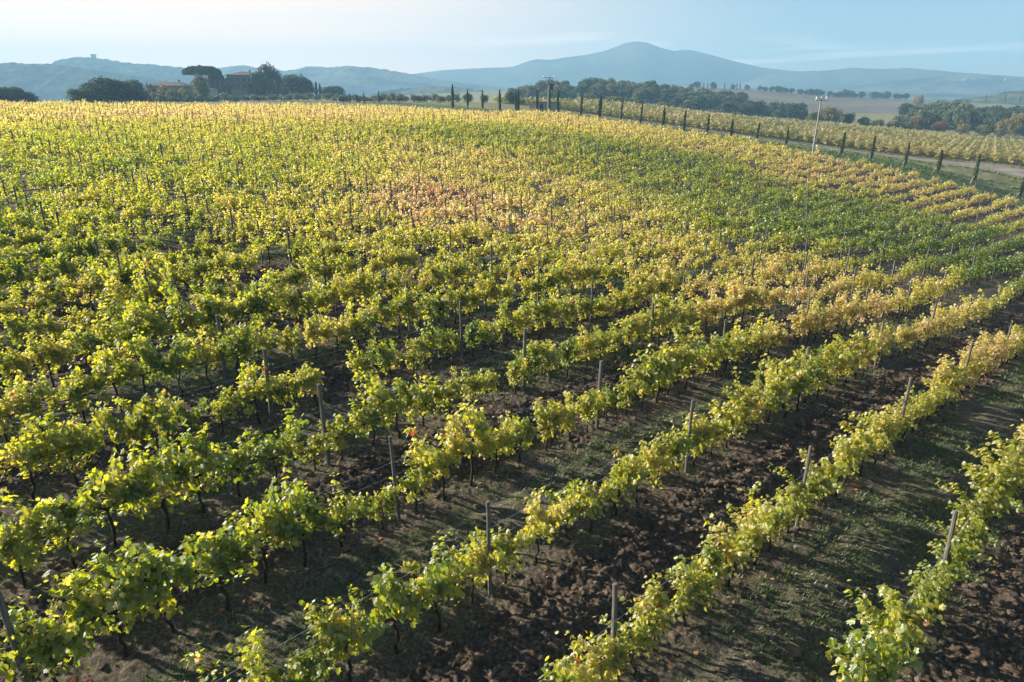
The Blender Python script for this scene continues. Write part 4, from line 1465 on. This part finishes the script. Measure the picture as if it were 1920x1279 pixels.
# flat roofed hut by the pole
wh, rh = wall_and_roof(1040, 205, 193.2, 192.2)
hut = gpos(1028, 205, 205)
root = empty('service_hut', hut, -.12)
tag(root, 'low grey block hut with a flat dark roof behind the cypresses', 'hut')
b = MB(); b.box((0, 0, wh / 2 - .4), (7.0, 3.6, wh + .8)); part('wall', b, [M['concrete']], root)
b = MB(); b.box((0, 0, wh + .10), (7.4, 4.0, .16)); part('roof', b, [M['dark']], root)
b = MB(); b.box((-1.9, -1.84, wh * .45), (.9, .08, wh * .8)); part('door', b, [M['shutter']], root)
b = MB(); b.box((-4.6, .2, .9), (2.0, 1.6, 2.6)); part('annex', b, [M['plaster']], root)

# ================================================================== utility poles
def pole(px, pt, pb, w, lean, label, transformer):
    p = gpos(px, pb, w)
    p[2] -= 0.1
    h = at(px, pt, w)[2] - p[2]
    root = empty('utility_pole', p, .15)
    tag(root, label, 'utility pole')
    b = MB(); b.tube([(0, 0, -.5), (lean * .5, 0, h * .5), (lean, 0, h)], [.19, .16, .12], 10); part('mast', b, [M['concrete']], root)
    b = MB()
    if transformer:
        b.box((lean, 0, h - .35), (3.0, .14, .16)); b.box((lean, 0, h - 1.2), (1.5, .12, .12))
    else:
        b.box((lean, 0, h - .5), (2.4, .14, .14)); b.box((lean + .0, .12, h - .1), (1.6, .10, .12))
    arm = part('crossarm', b, [M['steel']], root)
    for x in ((-1.3, 0, 1.3) if transformer else (-1.0, 0, 1.0)):
        b = MB()
        b.tube([(lean + x, 0, h - (.26 if transformer else .42)), (lean + x, 0, h - .1), (lean + x, 0, h + .02), (lean + x, 0, h + .16)], [.05, .13, .09, .11], 8)
        part('insulator', b, [M['insulator']], arm)
    if transformer:
        b = MB(); b.box((lean + .62, -.25, h - 2.6), (.95, .8, 1.25)); b.box((lean + .62, -.25, h - 1.9), (1.05, .9, .12)); part('transformer', b, [M['shutter']], root)
        b = MB(); b.box((lean - .35, 0, h - 1.5), (.35, .3, .7)); part('fuse_box', b, [M['steel']], root)


pole(1028, 143.5, 206, 176, 0.0, 'concrete utility pole with crossarm and boxed transformer on the field crest', True)
pole(1523, 183, 290, 133, .25, 'tall pale concrete utility pole standing in the row of cypresses', False)

# ================================================================== hills and the far mountain
def hill(name, w, prof, depth, base, mat, lump=0.0, lump_s=12.0, big=0.0, big_s=200.0, res=7.0, kind='structure', back=1.0, seed=0):
    w *= HK; depth *= HK; lump *= HK * .8; lump_s *= HK; big_s *= HK; res *= HK
    prof = np.array(prof, float)
    x0, x1 = prof[0, 0] / FPX, prof[-1, 0] / FPX
    xs = np.arange((prof[0, 0] - 960) / FPX * w, (prof[-1, 0] - 960) / FPX * w, res)
    pxs = xs / w * FPX + 960
    # soften the corners of the profile
    fine = np.interp(np.linspace(prof[0, 0], prof[-1, 0], 800), prof[:, 0], prof[:, 1])
    kk = np.hanning(15); kk /= kk.sum()
    fp = np.pad(fine, 7, mode='edge'); fine = np.convolve(fp, kk, 'valid')
    pys = np.interp(pxs, np.linspace(prof[0, 0], prof[-1, 0], 800), fine)
    up = (639.5 - pys) / FPX * w
    topz = CAM_H - w * SP + up * CP
    yc = w * CP + up * SP
    ds = np.arange(-depth, depth * back + res, res)
    DX, DD = np.meshgrid(np.arange(len(xs)), ds)
    X = xs[DX]; 
    t = np.where(DD < 0, -DD / depth, DD / (depth * back))
    cross = (0.5 + 0.5 * np.cos(np.pi * np.clip(t, 0, 1))) ** .9
    Y = yc[DX] + DD
    H_ = (topz[DX] - base)
    ridge_ = 1 + big * fbm(X / big_s, Y / big_s, 4, seed + 5) * (1 - cross) * 4
    Z = base + H_ * np.clip(cross * ridge_, 0, None)
    if lump:
        Z = Z + lump * (np.abs(fbm(X / lump_s, Y / lump_s, 3, seed + 9, .7)) * 2.4 - .25) 
    nr, nc = X.shape
    V = np.stack([X.ravel(), Y.ravel(), Z.ravel()], 1)
    i = np.arange(nr - 1)[:, None] * nc; j = np.arange(nc - 1)[None, :]
    F = np.stack([i + j, i + j + 1, i + nc + j + 1, i + nc + j], -1).reshape(-1, 4)
    me = make_mesh(name, V, F, np.full(len(F), 4), [M[mat]], smooth=True)
    tag(link(name, me), kind=kind)


def hill_mat(name, stops, scale, detail=8, stretch=(1, 1, 1)):
    M[name] = noisy_mat(name, stops, scale, 1.0, 0, detail=detail, coord='Object', stretch=stretch, spec=0.0)


hill_mat('forest_hill', [(0.38, (0.012, 0.020, 0.010)), (0.50, (0.040, 0.055, 0.022)), (0.60, (0.09, 0.09, 0.042)), (0.72, (0.15, 0.13, 0.07))], 0.045, 10)
hill_mat('field_hill', [(0.38, (0.012, 0.020, 0.010)), (0.47, (0.05, 0.06, 0.026)), (0.50, (0.15, 0.14, 0.085)), (0.57, (0.07, 0.085, 0.04)), (0.61, (0.18, 0.155, 0.10)), (0.75, (0.05, 0.06, 0.03))], 0.008, 7, (1, 2.2, 1))
hill_mat('mountain', [(0.38, (0.015, 0.025, 0.015)), (0.5, (0.06, 0.075, 0.035)), (0.60, (0.105, 0.11, 0.06)), (0.66, (0.05, 0.06, 0.03))], 0.004, 9)

hill('hill', 2100, [(-420, 140), (-250, 128), (-100, 122), (0, 120), (60, 121), (110, 121.5), (150, 130), (260, 145), (420, 170), (600, 192)], 520, -60, 'forest_hill', 13, 20, .08, 160, 6.0, seed=1)
hill('hill', 2700, [(-100, 150), (40, 136), (115, 121), (128, 112), (150, 108), (178, 109), (205, 113), (245, 121), (290, 122), (320, 126), (360, 129), (400, 143), (470, 152), (600, 180)], 560, -60, 'forest_hill', 14, 24, .08, 200, 7, seed=2)
hill('hill', 3300, [(330, 160), (400, 138), (425, 127), (450, 123.5), (480, 127), (540, 134), (570, 130), (580, 125), (620, 127), (660, 125), (700, 128), (760, 138), (830, 151), (880, 157), (960, 168), (1080, 182)], 800, -60, 'field_hill', 11, 26, .12, 260, 8, seed=3)
hill('hill', 1900, [(640, 192), (700, 176), (760, 166), (830, 163), (900, 170), (960, 190)], 350, -60, 'field_hill', 9, 20, .08, 200, 6.5, seed=4)
hill('mountain', 4600, [(560, 175), (700, 147), (790, 137), (830, 132), (900, 128), (960, 126), (985, 117), (1005, 111), (1030, 113), (1060, 108), (1100, 103), (1130, 97), (1155, 88), (1175, 80), (1190, 78), (1210, 80),
                        (1235, 90), (1262, 97), (1280, 93), (1300, 96), (1330, 104), (1370, 115), (1420, 127), (1480, 133), (1540, 138), (1600, 150), (1760, 175)], 1200, -80, 'mountain', 0, 50, .14, 500, 18, seed=5)
hill('hill', 4000, [(1360, 170), (1440, 137), (1500, 134), (1560, 132), (1602, 127), (1640, 130), (1690, 128), (1740, 131), (1790, 136), (1860, 141), (1980, 148), (2200, 160)], 700, -80, 'mountain', 6, 36, .2, 400, 15, seed=6)
hill('hill', 3450, [(1500, 175), (1600, 158), (1700, 150), (1760, 145), (1800, 140), (1840, 141), (1900, 144), (2000, 150), (2250, 165)], 600, -80, 'field_hill', 7, 30, .2, 300, 13, seed=7)
hill('hill', 2900, [(1240, 180), (1400, 166), (1520, 166), (1640, 172), (1800, 176), (1950, 180), (2200, 190)], 700, -80, 'field_hill', 7, 30, .2, 300, 12, seed=8)
hill('hill', 1500, [(1700, 205), (1780, 191), (1820, 184), (1860, 180), (1900, 172), (1940, 167), (2060, 160), (2250, 165)], 260, -60, 'forest_hill', 6, 10, .04, 140, 5, seed=9)

# tower on the wooded hill
p = at(176.5, 111, 2690 * HK)
root = empty('stone_tower', (p[0], p[1], p[2] - 3), 0)
root.scale = (HK, HK, HK)
tag(root, 'square stone tower on top of the wooded hill at the left', 'tower')
b = MB(); b.box((0, 0, 9), (13, 13, 22)); part('wall', b, [M['stone_wall']], root)
b = MB()
b.box((0, 0, 20.6), (15.5, 15.5, 1.2))
for k in range(4):
    for s in (-1, 1):
        b.box((-6 + k * 4, s * 6.9, 22.2), (2.2, 1.4, 2.0)); b.box((s * 6.9, -4 + k * 2.6, 22.25), (1.38, 1.5, 2.1))
part('battlement', b, [M['stone_wall']], root)
# white hamlet on the far hill at the right
for i, (px, py, ww) in enumerate([(1806, 149, 9), (1811, 147.5, 10), (1817, 148.5, 10), (1823, 146.8, 14), (1830, 148, 9), (1886, 147.5, 10), (1891, 148.5, 9)]):
    p = at(px, py, 3170 * HK)
    root = empty('hamlet_house', (p[0], p[1], p[2]), .3 * i)
    root.scale = (HK * .7, HK * .7, HK * .55)
    tag(root, 'white speck of a house in the hamlet on the far right hill, %s from left' % ORD[i + 1], 'house', 'white houses of the far hamlet')
    b = MB(); b.box((0, 0, -6), (ww, 9, 18)); part('wall', b, [M['plaster']], root)
    b = MB(); b.add([(-ww / 2 - 1, -5, 3.1), (ww / 2 + 1, -5, 3.1), (ww / 2 + 1, 5, 3.1), (-ww / 2 - 1, 5, 3.1), (-ww / 2 - 1, 0, 5), (ww / 2 + 1, 0, 5)],
                    [(0, 3, 2, 1), (0, 1, 5, 4), (2, 3, 4, 5), (0, 4, 3), (1, 2, 5)]); part('roof', b, [M['roof_tile']], root)

# ================================================================== haze
def build_haze():
    b = MB()
    b.box((0, 150, (258 - 75) / 2), (7400, 7600, 258 + 75))
    me = b.mesh('haze', [])
    me.materials.clear()
    m, N, L, out = new_mat('haze')
    v = N.new('ShaderNodeVolumePrincipled')
    v.inputs['Color'].default_value = HAZE_COLOR + (1,)
    v.inputs['Density'].default_value = HAZE_DENSITY
    v.inputs['Anisotropy'].default_value = 0.08
    L.new(v.outputs['Volume'], out.inputs['Volume'])
    me.materials.append(m)
    tag(link('haze', me), 'thin blue autumn haze filling the air over the valley', 'haze', kind='stuff')


HAZE_COLOR = (0.32, 0.60, 0.83)
build_haze()
